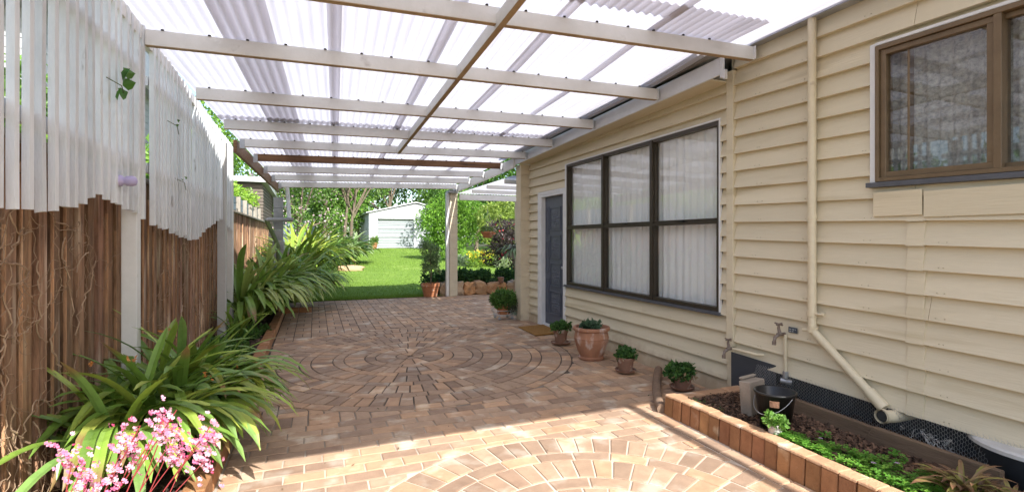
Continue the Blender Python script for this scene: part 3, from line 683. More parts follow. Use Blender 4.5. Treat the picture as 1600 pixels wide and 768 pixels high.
# roofs, fascia, soffit, gutter
def slope(Y, z): return z - .0265 * (Y - 4.28)
m_ = MB(); m_.add([(3.14, 3.46, slope(3.46, 3.12)), (9.9, 3.46, slope(3.46, 3.3)), (9.9, 8.5, slope(8.5, 3.3)), (3.14, 8.5, slope(8.5, 3.12)), (3.14, 3.46, slope(3.46, 3.16)), (9.9, 3.46, slope(3.46, 3.34)), (9.9, 8.5, slope(8.5, 3.34)), (3.14, 8.5, slope(8.5, 3.16))], BF)
m_.build('roof', 'roof', house)
m_ = MB(); m_.add([(3.50, -6.4, 3.24), (6.6, -6.4, 4.5), (6.6, 3.7, 4.5), (3.50, 3.7, 3.24), (3.50, -6.4, 3.30), (6.6, -6.4, 4.56), (6.6, 3.7, 4.56), (3.50, 3.7, 3.30)], BF)
m_.add([(6.6, -6.4, 4.5), (9.9, -6.4, 3.2), (9.9, 3.7, 3.2), (6.6, 3.7, 4.5), (6.6, -6.4, 4.56), (9.9, -6.4, 3.26), (9.9, 3.7, 3.26), (6.6, 3.7, 4.56)], BF); m_.build('roof', 'roof', house)
m_ = MB(); m_.add([(WX, 3.56, 2.9), (9.5, 3.56, 2.9), (9.5, 3.56, 3.2), (6.6, 3.56, 4.48), (WX, 3.56, 3.24)], [[0, 1, 2, 3, 4]]); m_.build('gable', 'cream', house)
m_ = MB(); beam(m_, (3.346, 3.44, slope(3.44, 2.955)), (3.346, 8.30, slope(8.3, 2.955)), .022, .155); m_.build('fascia', 'trimwhite', house, bevel=.003)
m_ = MB(); box(m_, 3.335, 3.358, 3.40, 3.438, 2.87, 3.06); box(m_, 3.33, 3.36, 3.37, 3.40, 2.85, 2.93); m_.build('fascia_end', 'trimwhite', house, bevel=.003)
m_ = MB(); beam(m_, (3.475, 3.575, slope(3.57, 2.885)), (3.475, 8.19, slope(8.19, 2.885)), .235, .012); m_.build('soffit', 'cream', house)
m_ = MB(); beam(m_, (3.30, 3.42, slope(3.42, 3.095)), (3.30, 8.5, slope(8.5, 3.095)), .10, .055); m_.build('gutter', 'gutter', house)
m_ = MB(); m_.add([(3.50, -6.1, 3.16), (3.60, -6.1, 3.16), (3.60, 3.44, 3.12), (3.50, 3.44, 3.12), (3.49, -6.1, 3.26), (3.60, -6.1, 3.26), (3.60, 3.44, 3.22), (3.49, 3.44, 3.22)], BF); m_.build('flashing', 'metal', house, bevel=.004)
# big window of six panes
win = MB(); Wn = []
x0f, x1f = WX - .052, WX + .03
wt = MB()
box(wt, WX - .050, WX - .02, 3.655, 3.673, .742, 2.59); box(wt, WX - .050, WX - .02, 6.752, 6.795, .742, 2.59); box(wt, WX - .050, WX - .02, 3.673, 6.752, 2.572, 2.59)
bw = wt.build('window', 'trimwhite', house, bevel=.002); bw['label'] = 'large bronze framed window with white sheer curtains'
f = MB(); mul = [3.675, 4.70, 5.735, 6.75]
for y in (3.675, 6.725): box(f, x0f + .006, x1f, y, y + .025, .758, 2.57)
for y in (4.69, 5.725): box(f, x0f - .004, x1f, y - .018, y + .018, .758, 2.57); box(f, x0f + .004, x1f, y + .02, y + .035, .758, 2.57)
for (a, b_) in ((3.70, 4.672), (4.725, 5.707), (5.76, 6.725)):
    box(f, x0f + .008, x1f, a, b_, .758, .80); box(f, x0f + .008, x1f, a, b_, 2.535, 2.57)
    box(f, x0f + .002, x1f - .02, a, b_, 1.595, 1.625); box(f, x0f + .018, x1f - .01, a, b_, 1.627, 1.65)
    for y in (a, b_ - .014): box(f, x0f + .014, x1f, y, y + .014, .80, 1.595); box(f, x0f + .028, x1f, y, y + .010, 1.65, 2.535)
f.build('frame', 'bronze', bw, bevel=.0015)
s_ = MB(); box(s_, WX - .075, WX - .01, 3.64, 6.81, .728, .742); box(s_, WX - .07, WX - .035, 3.65, 6.80, .742, .757); s_.build('sill', 'sill', bw, bevel=.002)
gl = MB()
for (a, b_) in ((3.715, 4.66), (4.74, 5.695), (5.775, 6.712)):
    box(gl, WX - .012, WX - .009, a, b_, .80, 1.60); box(gl, WX + .004, WX + .007, a - .004, b_ + .004, 1.65, 2.535)
gl.build('panes', 'glass', bw)
for (a, b_) in ((3.70, 4.672), (4.725, 5.707), (5.76, 6.725)): yc = (a + b_) / 2; lk = MB(); box(lk, x0f - .012, x0f + .012, yc - .035, yc + .035, 1.628, 1.645); lk.build('latch', 'blackplastic', bw)
def curtain(ya, yb_, za, zb_, x, amp, per, name, m, par, seed=0):
    n_ = int((yb_ - ya) / .012); V = []; nz = 10
    for q in range(nz + 1):
        z = za + (zb_ - za) * q / nz
        for i in range(n_ + 1):
            y = ya + (yb_ - ya) * i / n_; ph = y * 2 * math.pi / per + 2.2 * noise.noise(Vector((y * 2.1, seed, z * .15)))
            am = amp * (.65 + .9 * abs(noise.noise(Vector((y * 1.7, seed + 4, z * .2))))); V.append((x + am * math.sin(ph) + .3 * am * math.sin(2.3 * ph + 1), y, z))
    F = np.array([[q * (n_ + 1) + i, q * (n_ + 1) + i + 1, (q + 1) * (n_ + 1) + i + 1, (q + 1) * (n_ + 1) + i] for q in range(nz) for i in range(n_)])
    c_ = MB(); c_.add(V, F); return c_.build(name, m, par, smooth=True)
for (a, b_, sd0) in ((3.66, 4.75, 1), (4.70, 5.78, 2), (5.72, 6.82, 3)): curtain(a, b_, .70, 2.62, WX + .075, .022, .105, 'curtain', 'curtain', bw, sd0)
# brown window of the older part
wt = MB(); box(wt, WX - .056, WX - .01, 2.247, 2.287, 1.80, 2.775); beam(wt, (WX - .05, 2.247, 2.765), (WX - .05, .75, 2.725), .03, .022)
w2 = wt.build('window', 'trimwhite', house, bevel=.003); w2['label'] = 'brown framed sliding window with grey lace behind'
f = MB()
def zsg(z, y): return z - .025 * (2.28 - y)
def fb(y0, y1, z0, z1, xa, xb, mb=None):
    (mb or f).add([(xa, y0, zsg(z0, y0)), (xb, y0, zsg(z0, y0)), (xb, y1, zsg(z0, y1)), (xa, y1, zsg(z0, y1)), (xa, y0, zsg(z1, y0)), (xb, y0, zsg(z1, y0)), (xb, y1, zsg(z1, y1)), (xa, y1, zsg(z1, y1))], BF)
fb(2.222, 2.245, 1.835, 2.752, WX - .07, WX + .04); fb(.76, 2.222, 2.722, 2.752, WX - .07, WX + .04); fb(.76, 2.222, 1.835, 1.862, WX - .07, WX + .04)
fb(1.575, 1.612, 1.862, 2.722, WX - .066, WX + .03); fb(.76, .80, 1.862, 2.722, WX - .066, WX + .03)
fb(2.185, 2.22, 1.862, 2.722, WX - .052, WX + .02); fb(1.614, 2.185, 2.685, 2.72, WX - .052, WX + .02); fb(1.614, 2.185, 1.864, 1.90, WX - .052, WX + .02); fb(1.614, 1.648, 1.90, 2.685, WX - .05, WX + .02)
fb(2.055, 2.068, 1.90, 2.685, WX - .03, WX + .02)
fb(.80, 1.575, 2.69, 2.72, WX - .03, WX + .03); fb(.80, 1.575, 1.864, 1.89, WX - .03, WX + .03)
f.build('frame', 'brownframe', w2, bevel=.002)
s_ = MB(); fb(.72, 2.30, 1.80, 1.832, WX - .08, WX - .0, s_); s_.build('sill', 'sill', w2, bevel=.002)
gl = MB(); fb(1.65, 2.183, 1.90, 2.684, WX - .026, WX - .022, gl); fb(.80, 1.574, 1.89, 2.69, WX - .006, WX - .002, gl); gl.build('panes', 'glass2', w2)
curtain(.74, 2.27, 1.80, 2.75, WX + .10, .018, .075, 'lace_curtain', 'lace', w2, 9)
# door
dr = MB(); box(dr, WX - .045, WX + .12, 7.655, 7.70, 0, 2.145); box(dr, WX - .045, WX + .12, 6.84, 6.872, 0, 2.145); box(dr, WX - .045, WX + .12, 6.84, 7.70, 2.146, 2.19)
box(dr, WX - .05, WX - .02, 7.70, 7.795, 0, 2.235); box(dr, WX - .05, WX - .02, 6.802, 6.84, 0, 2.235); box(dr, WX - .05, WX - .02, 6.84, 7.70, 2.19, 2.235)
box(dr, WX - .02, WX + .1, 6.872, 7.655, .0, .035)
df = dr.build('door_frame', 'trimwhite', house, bevel=.003)
dl = MB(); XD = WX + .03; box(dl, XD, XD + .04, 6.875, 7.652, .04, 2.143)
def mould(y0, y1, z0, z1, d=.012, w_=.018):
    box(dl, XD - d, XD, y0, y0 + w_, z0, z1); box(dl, XD - d, XD, y1 - w_, y1, z0, z1); box(dl, XD - d, XD, y0 + w_, y1 - w_, z0, z0 + w_); box(dl, XD - d, XD, y0 + w_, y1 - w_, z1 - w_, z1)
    box(dl, XD - .006, XD, y0 + w_ * 2, y1 - w_ * 2, z0 + w_ * 2, z1 - w_ * 2)
for (z0, z1) in ((.22, .80), (.90, 1.42), (1.52, 1.98)): mould(7.50, 7.61, z0, z1); mould(6.915, 7.02, z0, z1)
for k in range(4):
    z0 = .22 + k * .455; mould(7.07, 7.45, z0, z0 + .38, .014)
    yc, zc = 7.26, z0 + .19
    for r0, nn, s in ((.0, 1, .035), (.045, 6, .022), (.085, 10, .016), (.12, 8, .018)):
        for q in range(nn):
            a = 6.283 * q / nn + k; yy = yc + r0 * math.cos(a); zz_ = zc + r0 * math.sin(a)
            V = [(XD - .006, yy + s * math.cos(t_), zz_ + s * math.sin(t_)) for t_ in np.arange(0, 6.28, 6.2832 / 8)] + [(XD - .018, yy, zz_)]
            dl.add(V, np.array([[i, (i + 1) % 8, 8] for i in range(8)]))
dd = dl.build('door', 'door', house, bevel=.002); dd['label'] = 'slate blue front door with carved floral panels'
hb = MB(); lathe(hb, [(.0, 0), (.02, 0), (.02, .01), (.01, .02), (.01, .04), (.024, .05), (.022, .07), (0, .075)], 0, 0, 0, 14); vv = np.concatenate(hb.v); hh = MB(); hh.add(np.stack([XD - vv[:, 2], 6.94 + vv[:, 0], 1.0 + vv[:, 1]], 1) + np.array([0, -.02, 0]), np.concatenate(hb.f)); hh.build('handle', 'metal', dd, smooth=True)
# downpipe with kick-out
m_ = MB(); X0 = WX - .075
tube(m_, [(X0, 2.70, 3.18), (X0, 2.70, .80), (X0, 2.69, .745)], .030, 14); tube(m_, [(X0, 2.70, 1.60), (X0, 2.70, 1.64)], .034, 14); tube(m_, [(X0, 2.70, .86), (X0, 2.70, .90)], .036, 14); tube(m_, [(X0, 2.70, .745), (X0, 2.69, .79)], .036, 14)
tube(m_, [(X0, 2.695, .755), (X0, 2.24, .375)], .030, 14); tube(m_, [(X0, 2.28, .41), (X0, 2.18, .325)], .039, 14)
tube(m_, [(X0 - .075, 2.15, .29), (X0 + .02, 2.13, .285), (X0 + .25, 2.10, .30)], .040, 14, cap=False); tube(m_, [(X0 - .077, 2.15, .29), (X0 - .05, 2.15, .29)], .047, 14, cap=False)
tube(m_, [(X0 + .01, 2.64, .885), (X0 + .07, 2.64, .885)], .012, 8); tube(m_, [(X0 - .01, 2.66, .885), (X0 - .01, 2.60, .885)], .009, 8)
tube(m_, [(X0 - .02, 2.72, .755), (X0 - .02, 2.76, .75)], .012, 8)
o = m_.build('downpipe', 'creampipe', house, smooth=True)
d_ = MB(); tube(d_, [(X0 - .072, 2.15, .29), (X0 - .066, 2.15, .29)], .034, 14); d_.build('pipe_opening', 'dark', o)
# taps
def tap(loc, pipe, lab, sign=False, horiz=False):
    t = thing('garden_tap', lab, 'tap', loc, 'outdoor taps on the house wall'); x, y, z = loc
    m_ = MB(); tube(m_, pipe, .0125, 9); m_.build('pipe', 'creampipe', t, smooth=True)
    m_ = MB(); tube(m_, [(x + .03, y, z), (x - .05, y, z)], .014, 9); tube(m_, [(x - .02, y, z), (x - .03, y + .005, z + .05), (x - .03, y + .005, z + .075)], [.015, .012, .008], 9)
    tube(m_, [(x - .03, y, z), (x - .075, y, z - .02), (x - .085, y, z - .06)], [.013, .013, .012], 9); tube(m_, [(x - .085, y, z - .05), (x - .087, y, z - .08)], .016, 9); m_.build('body', 'rust', t, smooth=True)
    m_ = MB(); tube(m_, [(x - .03, y - .032, z + .08), (x - .03, y + .04, z + .088)], .007, 7); tube(m_, [(x - .06, y, z + .08), (x, y, z + .088)], .007, 7); m_.build('handle', 'rust', t, smooth=True)
    return t
tap((WX - .10, 3.47, .46), [(WX - .09, 3.47, .46), (WX - .09, 3.20, .462), (WX - .04, 3.17, .462)], 'lower rusty tap on a horizontal pipe at the corner board')
tp = tap((WX - .085, 2.955, .68), [(WX - .06, 2.945, .68), (WX - .06, 2.943, .36), (WX - .055, 2.94, .30)], 'upper rusty tap on a vertical pipe with a small sign, above the black bucket')
m_ = MB(); tube(m_, [(WX - .062, 2.94, .38), (WX - .062, 2.94, .33)], .022, 9); tube(m_, [(WX - .08, 2.97, .305), (WX - .04, 2.90, .30)], .022, 9); m_.build('fitting', 'metal', tp, smooth=True)
sg = MB(); box(sg, WX - .050, WX - .045, 2.845, 2.925, .70, .745); sg_o = sg.build('tap_sign', 'sign', tp, bevel=.001)
lt = MB()
for row, nn in ((.728, 9), (.712, 6)):
    for q in range(nn):
        if q in (3, 7): continue
        yy = 2.915 - q * .0068; box(lt, WX - .0505, WX - .0500, yy - .002, yy + .002, row - .004, row + .004)
lt.build('lettering', 'signtext', sg_o)

# ------------------------------------------------------------------ subfloor of the old part: mesh, stumps, dark backing
sb = thing('wire_mesh', 'rusty chicken wire stretched over the dark gap under the old boards', 'wire mesh', (3.53, 2.4, 0))
m_ = MB(); cell = .026; yy0, yy1, zz0, zz1 = 1.35, 3.46, .03, .40
hx = cell; hz = cell * .50; iy = 0
pts_seen = 0
y = yy0; col_i = 0
def wp(y, z): return (3.53 + .02 * noise.noise(Vector((y * 2.5, z * 4, 0))) + (.05 * max(0, 1.9 - y) if z > .25 else 0), y, z)
while y < yy1:
    z = zz0 + (hz if col_i % 2 else 0)
    while z < min(zz1, .33 + .025 * (y - 1.5)) :
        a = wp(y, z); b1 = wp(y + hx * .35, z + hz * .0); c_ = wp(y + hx * .5 * 1.0, z + hz); d_ = wp(y + hx * .5, z - hz)
        m0 = wp(y + hx * .3, z)
        for (p, q) in ((a, m0), (m0, c_), (m0, d_)):
            tube(m_, [p, q], .0009, 3, cap=False)
        z += hz * 2
    y += hx * .5; col_i += 1
m_.build('wire', 'wire', sb)
# loose curled edge of the mesh
m_ = MB()
for k in range(22):
    y = rnd(1.75, 2.05); p = Vector((3.48, y, .25 + rnd(-.03, .03))); pts = [tuple(p)]
    for q in range(5): p = p + Vector((rnd(-.02, .01), rnd(-.03, .03), rnd(-.03, .02))); pts.append(tuple(p))
    tube(m_, pts, .0011, 3, cap=False)
m_.build('loose_ends', 'wire', sb)
m_ = MB(); box(m_, 3.85, 3.87, -2.4, 3.48, -.03, .52)
for y in np.arange(-2.2, 3.5, .16): box(m_, 3.80, 3.85, y, y + .06, 0, .50)
tag(m_.build('subfloor_skirt', 'greyplastic'), 'black slatted skirt in the shadow under the old house', 'subfloor skirt')
m_ = MB(); m_.add([(3.50, 3.47, .0), (3.56, 3.05, .0), (3.56, 3.05, .40), (3.50, 3.47, .43), (3.51, 3.47, .0), (3.57, 3.05, .0), (3.57, 3.05, .40), (3.51, 3.47, .43)], BF)
tag(m_.build('black_sheet', 'greyplastic'), 'dark plastic sheet behind the wire beside the corner board', 'plastic sheet')
tb = thing('tub', 'round charcoal tub with off-white lid pushed under the house', 'tub', (3.78, 1.48, 0))
m_ = MB(); lathe(m_, [(0, .02), (.27, .02), (.31, .29), (.32, .30)], 3.78, 1.48, 0, 36); m_.build('body', 'greyplastic', tb, smooth=True)
m_ = MB(); lathe(m_, [(.322, .285), (.335, .285), (.335, .305), (.32, .315), (0, .322)], 3.78, 1.48, 0, 36); m_.build('lid', 'lid', tb)

# ------------------------------------------------------------------ right garden bed
m_ = MB(); V = []; nx_, ny_ = 14, 60
for j in range(ny_ + 1):
    for i in range(nx_ + 1):
        x = 2.76 + 1.1 * i / nx_; y = -1.5 + 4.9 * j / ny_; V.append((x, y, .105 + .02 * noise.noise(Vector((x * 5, y * 5, 0)))))
m_.add(V, np.array([[j * (nx_ + 1) + i, j * (nx_ + 1) + i + 1, (j + 1) * (nx_ + 1) + i + 1, (j + 1) * (nx_ + 1) + i] for j in range(ny_) for i in range(nx_)])); struct(m_.build('soil', 'soil', smooth=True))
be = thing('brick_bed_edging', 'raised orange brick edging with tops coloured as sunlit around the bed by the wall', 'garden edging', (2.74, 2, 0))
m_ = MB(); mt = MB(); y = 3.40; k = 0
while y > -1.2:
    wv = .02 * math.sin(y * 2.6) ; c = rnd(.8, 1.2); L_ = .098 + rnd(-.006, .006); x0 = 2.685 + wv + rnd(-.004, .004); xt = x0 + .02
    zt = .155 + .012 * math.sin((3.4 - y) * 1.3) + rnd(-.003, .003)
    m_.add([(x0, y - L_ + .008, -.03), (x0 + .11, y - L_ + .008, -.03), (x0 + .11, y, -.03), (x0, y, -.03), (x0 + .012, y - L_ + .008, zt - .012), (x0 + .11, y - L_ + .008, zt - .012), (x0 + .11, y, zt - .012), (x0 + .012, y, zt - .012)], BF, (c, c * rnd(.9, 1.05), c))
    c = rnd(.9, 1.12); mt.add([(x0 + .008, y - L_ + rnd(0, .004), zt - .012), (x0 + .125, y - L_, zt - .012), (x0 + .125, y, zt - .012), (x0 + .008, y, zt - .012), (x0 + .016, y - L_, zt + .006), (x0 + .118, y - L_, zt + .004), (x0 + .118, y, zt + .004), (x0 + .016, y, zt + .006)], BF, (c, c, c))
    y -= L_; k += 1
m_.build('upright_bricks', 'edgebrick', be, bevel=.006); mt.build('sun_tinted_tops', 'bricktop', be, bevel=.005)  # separate paler tops put the sunlight into the brick colour
m_ = MB(); box(m_, 2.83, 3.06, 3.30, 3.41, -.03, .145); box(m_, 3.07, 3.30, 3.302, 3.412, -.03, .142, (.9, .9, .9)); box(m_, 3.31, 3.52, 3.30, 3.41, -.03, .146, (1.1, 1.1, 1.1)); m_.build('end_bricks', 'bricktop', be, bevel=.006)
m_ = MB(); pts = []
for q in range(12):
    t_ = q / 11; pts.append((2.70 + .78 * t_ ** 1.15, 3.42 + 1.05 * t_, .03))
tube(m_, pts, .042, 10); o = m_.build('curved_kerb', 'kerbb', smooth=True); tag(o, 'low curved brown kerb around the small potted plant at the bed end', 'garden edging')
m_ = MB(); m_.add([(3.37, 2.16, .05), (3.41, 2.16, .05), (3.45, 3.2, .05), (3.41, 3.2, .05), (3.37, 2.16, .225), (3.41, 2.16, .225), (3.45, 3.2, .24), (3.41, 3.2, .24)], BF)
tag(m_.build('timber_sleeper', 'sleeper', bevel=.004), 'longer brown timber board on edge at the back of the bed', 'timber board')
m_ = MB(); m_.add([(3.36, 1.5, .05), (3.40, 1.5, .05), (3.40, 2.24, .05), (3.36, 2.24, .05), (3.36, 1.5, .225), (3.40, 1.5, .225), (3.40, 2.15, .235), (3.36, 2.15, .235)], BF)
tag(m_.build('timber_sleeper', 'sleeper', bevel=.004), 'shorter brown timber board between the dead plant and the drain outlet', 'timber board')
# mulch chips
n = 5200; m_ = MB()
cx = 2.82 + .56 * rng.random(n); cy = 1.2 + 2.1 * rng.random(n); a = rng.random(n) * 6.283; tl = rng.normal(0, .5, n); s = .010 + .016 * rng.random(n); w_ = s * (.3 + .3 * rng.random(n))
ax = np.stack([np.cos(a) * np.cos(tl), np.sin(a) * np.cos(tl), np.sin(tl)], 1) * s[:, None]; sx = np.stack([-np.sin(a), np.cos(a), rng.normal(0, .35, n)], 1) * w_[:, None]
c0 = np.stack([cx, cy, .118 + .018 * rng.random(n)], 1); up = np.array([0, 0, .004])
V = np.stack([c0 - ax - sx, c0 + ax - sx, c0 + ax + sx, c0 - ax + sx, c0 - ax - sx + up, c0 + ax - sx + up, c0 + ax + sx + up, c0 - ax + sx + up], 1).reshape(-1, 3)
F = (np.arange(n)[:, None, None] * 8 + BF[None]).reshape(-1, 4); cc = np.repeat((.45 + 1.5 * rng.random((n, 1)) ** 1.6) * np.array([[1, .93, .85]]), 8, 0); m_.add(V, F, cc)
tag(struct(m_.build('bark_mulch', 'mulch'), 'stuff'), 'brown bark chip mulch over the narrow bed', 'mulch')
n = 1500; m_ = MB()
cx = -1.25 + .6 * rng.random(n); cy = 1.5 + 8 * rng.random(n); a = rng.random(n) * 6.283; s = .012 + .02 * rng.random(n)
for i in range(n):
    d = Vector((math.cos(a[i]), math.sin(a[i]), rnd(-.2, .3))) * s[i]; q = Vector((-math.sin(a[i]), math.cos(a[i]), rnd(-.3, .3))) * s[i] * .35; c = Vector((cx[i], cy[i], .085 + rnd(0, .02))); v = rnd(.5, 1.7)
    m_.add([tuple(c - d - q), tuple(c + d - q), tuple(c + d + q), tuple(c - d + q)], [[0, 1, 2, 3]], (v, v, v))
tag(struct(m_.build('leaf_litter', 'mulch'), 'stuff'), 'dry brown leaf litter under the strap-leaved plants', 'leaf litter')
m_ = MB()
for i in range(230):
    x = rnd(-.5, 3.5); y = rnd(1.5, 12); x = x if random.random() < .5 else (rnd(-.5, .1) if random.random() < .6 else rnd(3.1, 3.55)); s_1 = rnd(.006, .018); a = rnd(0, 6.28)
    if x > 2.65 and y < 3.5: continue
    d = Vector((math.cos(a), math.sin(a), rnd(-.1, .3))) * s_1; q = Vector((-math.sin(a), math.cos(a), rnd(-.2, .2))) * s_1 * .4; c = Vector((x, y, .008)); v = rnd(.5, 2.0); gg = random.random() < .2
    m_.add([tuple(c - d), tuple(c + q), tuple(c + d), tuple(c - q)], [[0, 1, 2, 3]], (v, v * (1.5 if gg else 1), v * .8))
tag(struct(m_.build('fallen_leaves', 'mulch'), 'stuff'), 'small dry fallen leaves and crumbs scattered over the paving', 'fallen leaves')
# clover groundcover
def clover(mb, cx, cy, cz, s, col):
    a0 = rnd(0, 6.28); tx, ty = rnd(-.35, .35), rnd(-.35, .35)
    for k in range(3):
        a = a0 + k * 2.094; pts = [(0, 0)]
        for (r, da) in ((.75, -.62), (1.05, -.30), (.92, 0), (1.05, .30), (.75, .62)): pts.append((r * s * math.cos(a + da), r * s * math.sin(a + da)))
        V = [(cx + p[0], cy + p[1], cz + p[0] * tx + p[1] * ty + (.15 * s if i not in (0, 3) else 0)) for i, p in enumerate(pts)]
        mb.add(V, [[0, 1, 2, 3], [0, 3, 4, 5]], col)
m_ = MB()
for k in range(3000):
    y = rnd(1.15, 2.45); t_ = (2.45 - y) / 1.0; x = rnd(2.815, 2.86 + .38 * min(1, t_ + .1)); d = noise.noise(Vector((x * 7, y * 7, 2)))
    if d < -.24: continue
    v = rnd(.75, 1.3); g_ = (.12 * v, .31 * v, .035 * v) if random.random() < .8 else (.21 * v, .40 * v, .05 * v)
    clover(m_, x, y, .13 + rnd(.0, .06), rnd(.011, .019), g_)
for k in range(60):
    clover(m_, 2.84 + rnd(0, .12), rnd(2.95, 3.3), .13 + rnd(0, .02), rnd(.007, .012), (.06, .16, .03))
for (x, y) in ((3.2, 1.92), (3.17, 1.86), (3.24, 1.95), (3.15, 1.70), (3.08, 2.3), (3.12, 2.26)):
    for q in range(5): clover(m_, x + rnd(-.02, .02), y + rnd(-.02, .02), .16 + rnd(0, .03), rnd(.016, .024), (.10, .29, .03))
tag(struct(m_.build('clover', 'leaf'), 'stuff'), 'bright green clover spreading over the mulch behind the brick edging', 'ground cover')
m_ = MB()
for (x, y) in ((2.95, 2.20), (2.9, 1.85), (3.02, 1.8)):
    for k in range(5): a = k * 1.2566; m_.add([(x, y, .20), (x + .009 * math.cos(a - .5), y + .009 * math.sin(a - .5), .206), (x + .014 * math.cos(a), y + .014 * math.sin(a), .203), (x + .009 * math.cos(a + .5), y + .009 * math.sin(a + .5), .206)], [[0, 1, 2, 3]], (.62, .42, .62))
tag(struct(m_.build('clover_flowers', 'petal'), 'stuff'), 'tiny pale mauve flowers dotted in the clover', 'flowers')
df_ = MB()
for k in range(80):
    az = rnd(0, 6.28); c = random.choice([(.30, .19, .09), (.36, .25, .10), (.26, .25, .06), (.20, .12, .07), (.33, .30, .08)]); strap(df_, (3.06 + rnd(-.05, .05), 1.50 + rnd(-.06, .06), .12), az, rnd(.16, .30), rnd(.016, .026), R(rnd(55, 85)), R(rnd(-60, -10)), c, tuple(x * 1.15 for x in c), (.25, .13, .07), 8)
for k in range(26):
    az = rnd(0, 6.28); strap(df_, (3.16 + rnd(-.03, .03), 1.34 + rnd(-.04, .04), .12), az, rnd(.12, .22), .018, R(rnd(50, 85)), R(rnd(-40, 10)), (.25, .24, .06), (.33, .28, .09), (.25, .13, .07), 8)
tag(df_.build('withered_plant', 'strap'), 'withered yellow-brown strap-leaved plant at the near end of the bed', 'plant')
# concrete block, bucket, painted pot
cb = MB()
def rotbox(mb, c, s, rz, rx=0, col=(1, 1, 1)):
    mt_ = Matrix.Rotation(rz, 4, 'Z') @ Matrix.Rotation(rx, 4, 'X'); V = []
    for z in (-1, 1):
        for (x, y) in ((-1, -1), (1, -1), (1, 1), (-1, 1)): p = mt_ @ Vector((x * s[0] / 2, y * s[1] / 2, z * s[2] / 2)); V.append((c[0] + p.x, c[1] + p.y, c[2] + p.z))
    mb.add(V, BF, col)
rotbox(cb, (3.10, 2.86, .245), (.20, .09, .27), R(12), R(-4)); rotbox(cb, (3.10, 2.91, .392), (.19, .03, .018), R(12), R(-4))
tag(cb.build('concrete_block', 'creamconc', bevel=.006), 'grey concrete block leaning behind the black bucket', 'block')
bk = thing('bucket', 'black plastic bucket with wire handle standing on the mulch', 'bucket', (2.98, 2.56, .12))
m_ = MB(); lathe(m_, [(0, .004), (.088, .004), (.09, .0), (.128, .262), (.136, .262), (.138, .275), (.130, .278), (.124, .27), (.086, .012), (0, .012)], 2.98, 2.56, .12, 36); m_.build('body', 'blackplastic', bk, smooth=True)
m_ = MB(); pts = [(2.98 + .136 * math.cos(a) * -1 * .0 + .0 + (-.10) * math.sin(a) - .03 * math.sin(a), 2.56 + .137 * math.cos(a), .375 - .125 * math.sin(a)) for a in np.linspace(0, math.pi, 18)]
tube(m_, pts, .0022, 6); m_.build('handle', 'metal', bk, smooth=True)
lb = MB(); V = []; F = []
for i in range(5):
    a = R(205 + i * 7)
    for z, r in ((.19, .1185), (.235, .1245)): V.append((2.98 + r * math.cos(a), 2.56 + r * math.sin(a), .12 + z))
F = [[i * 2, i * 2 + 2, i * 2 + 3, i * 2 + 1] for i in range(4)]; lb.add(V, F, (1, 1, 1)); lb.build('torn_label', 'oldterra', bk)

def pot(name, label, cat, x, y, z, r, h, m, plant, group=None, rim=True, saucer=None, style='plain'):
    t = thing(name, label, cat, (x, y, z), group)
    p = MB()
    if style == 'plain': prof = [(0, .005), (r * .66, .005), (r * .68, 0), (r * .88, h * .74), (r * .90, h * .76), (r, h * .77), (r, h), (r * .88, h), (r * .84, h * .86), (0, h * .86)]
    elif style == 'urn': prof = [(0, .01), (r * .60, .01), (r * .66, 0), (r * .66, .03), (r * .62, .04), (r * .78, h * .32), (r * .90, h * .55), (r * .93, h * .66), (r * .945, h * .675), (r * .93, h * .69), (r * .90, h * .78), (r * .86, h * .87), (r * .97, h * .90), (r * 1.0, h * .94), (r * .98, h), (r * .86, h), (r * .82, h * .92), (r * .80, h * .88), (0, h * .88)]
    elif style == 'ribbed': prof = [(0, .005), (r * .70, .005), (r * .72, 0), (r * .80, h * .38), (r * .84, h * .40), (r * .84, h * .46), (r * .88, h * .62), (r * .92, h * .64), (r * .92, h * .70), (r, h * .78), (r, h), (r * .88, h), (r * .86, h * .88), (0, h * .88)]
    lathe(p, prof, x, y, z, 40)
    body = p.build('pot_body', m, t, smooth=False)
    s_ = MB(); lathe(s_, [(0, h * .885), (r * .855, h * .885)], x, y, z, 20); s_.build('potting_soil', 'soil', t)
    if saucer:
        q = MB(); lathe(q, [(0, .002), (saucer * .88, .002), (saucer, .024), (saucer * .95, .026), (saucer * .86, .010), (0, .010)], x, y, z - .001, 32); q.build('saucer', m, t)
    if plant: plant(t, x, y, z + h)
    return t
def low_plant(R_, H_, n, size, cA, cB, dead=0):
    def f(t, x, y, z):
        m_ = MB(); 
        for k in range(9):
            a = k * .7 + rnd(-.3, .3); rr = R_ * rnd(.35, .68) * (0 if k == 0 else 1); leaves(m_, (x + rr * math.cos(a), y + rr * math.sin(a), z + H_ * rnd(.15, .4)), (R_ * rnd(.28, .42), R_ * rnd(.28, .42), H_ * rnd(.35, .55)), n // 9, size, cA, cB, .3, -.2, aspect=.75)
        if dead: leaves(m_, (x, y, z), (R_ * .8, R_ * .8, .03), dead, size, (.42, .30, .17), (.55, .43, .27), .4, 0)
        m_.build('foliage', 'leaf', t)
    return f
DG = (.035, .095, .022); LG = (.10, .22, .05)
pot('potted_plant', 'small terracotta pot in a saucer beside the doormat', 'potted plant', 3.14, 6.13, .02, .105, .20, 'oldterra', low_plant(.15, .12, 800, .035, DG, LG), 'potted plants along the house wall', saucer=.14)
pot('potted_plant', 'large chalky terracotta urn, biggest pot along the house wall', 'potted plant', 3.12, 5.28, 0, .225, .39, 'bigterra', low_plant(.13, .05, 260, .05, (.05, .11, .055), (.10, .17, .09)), 'potted plants along the house wall', saucer=.165, style='urn')
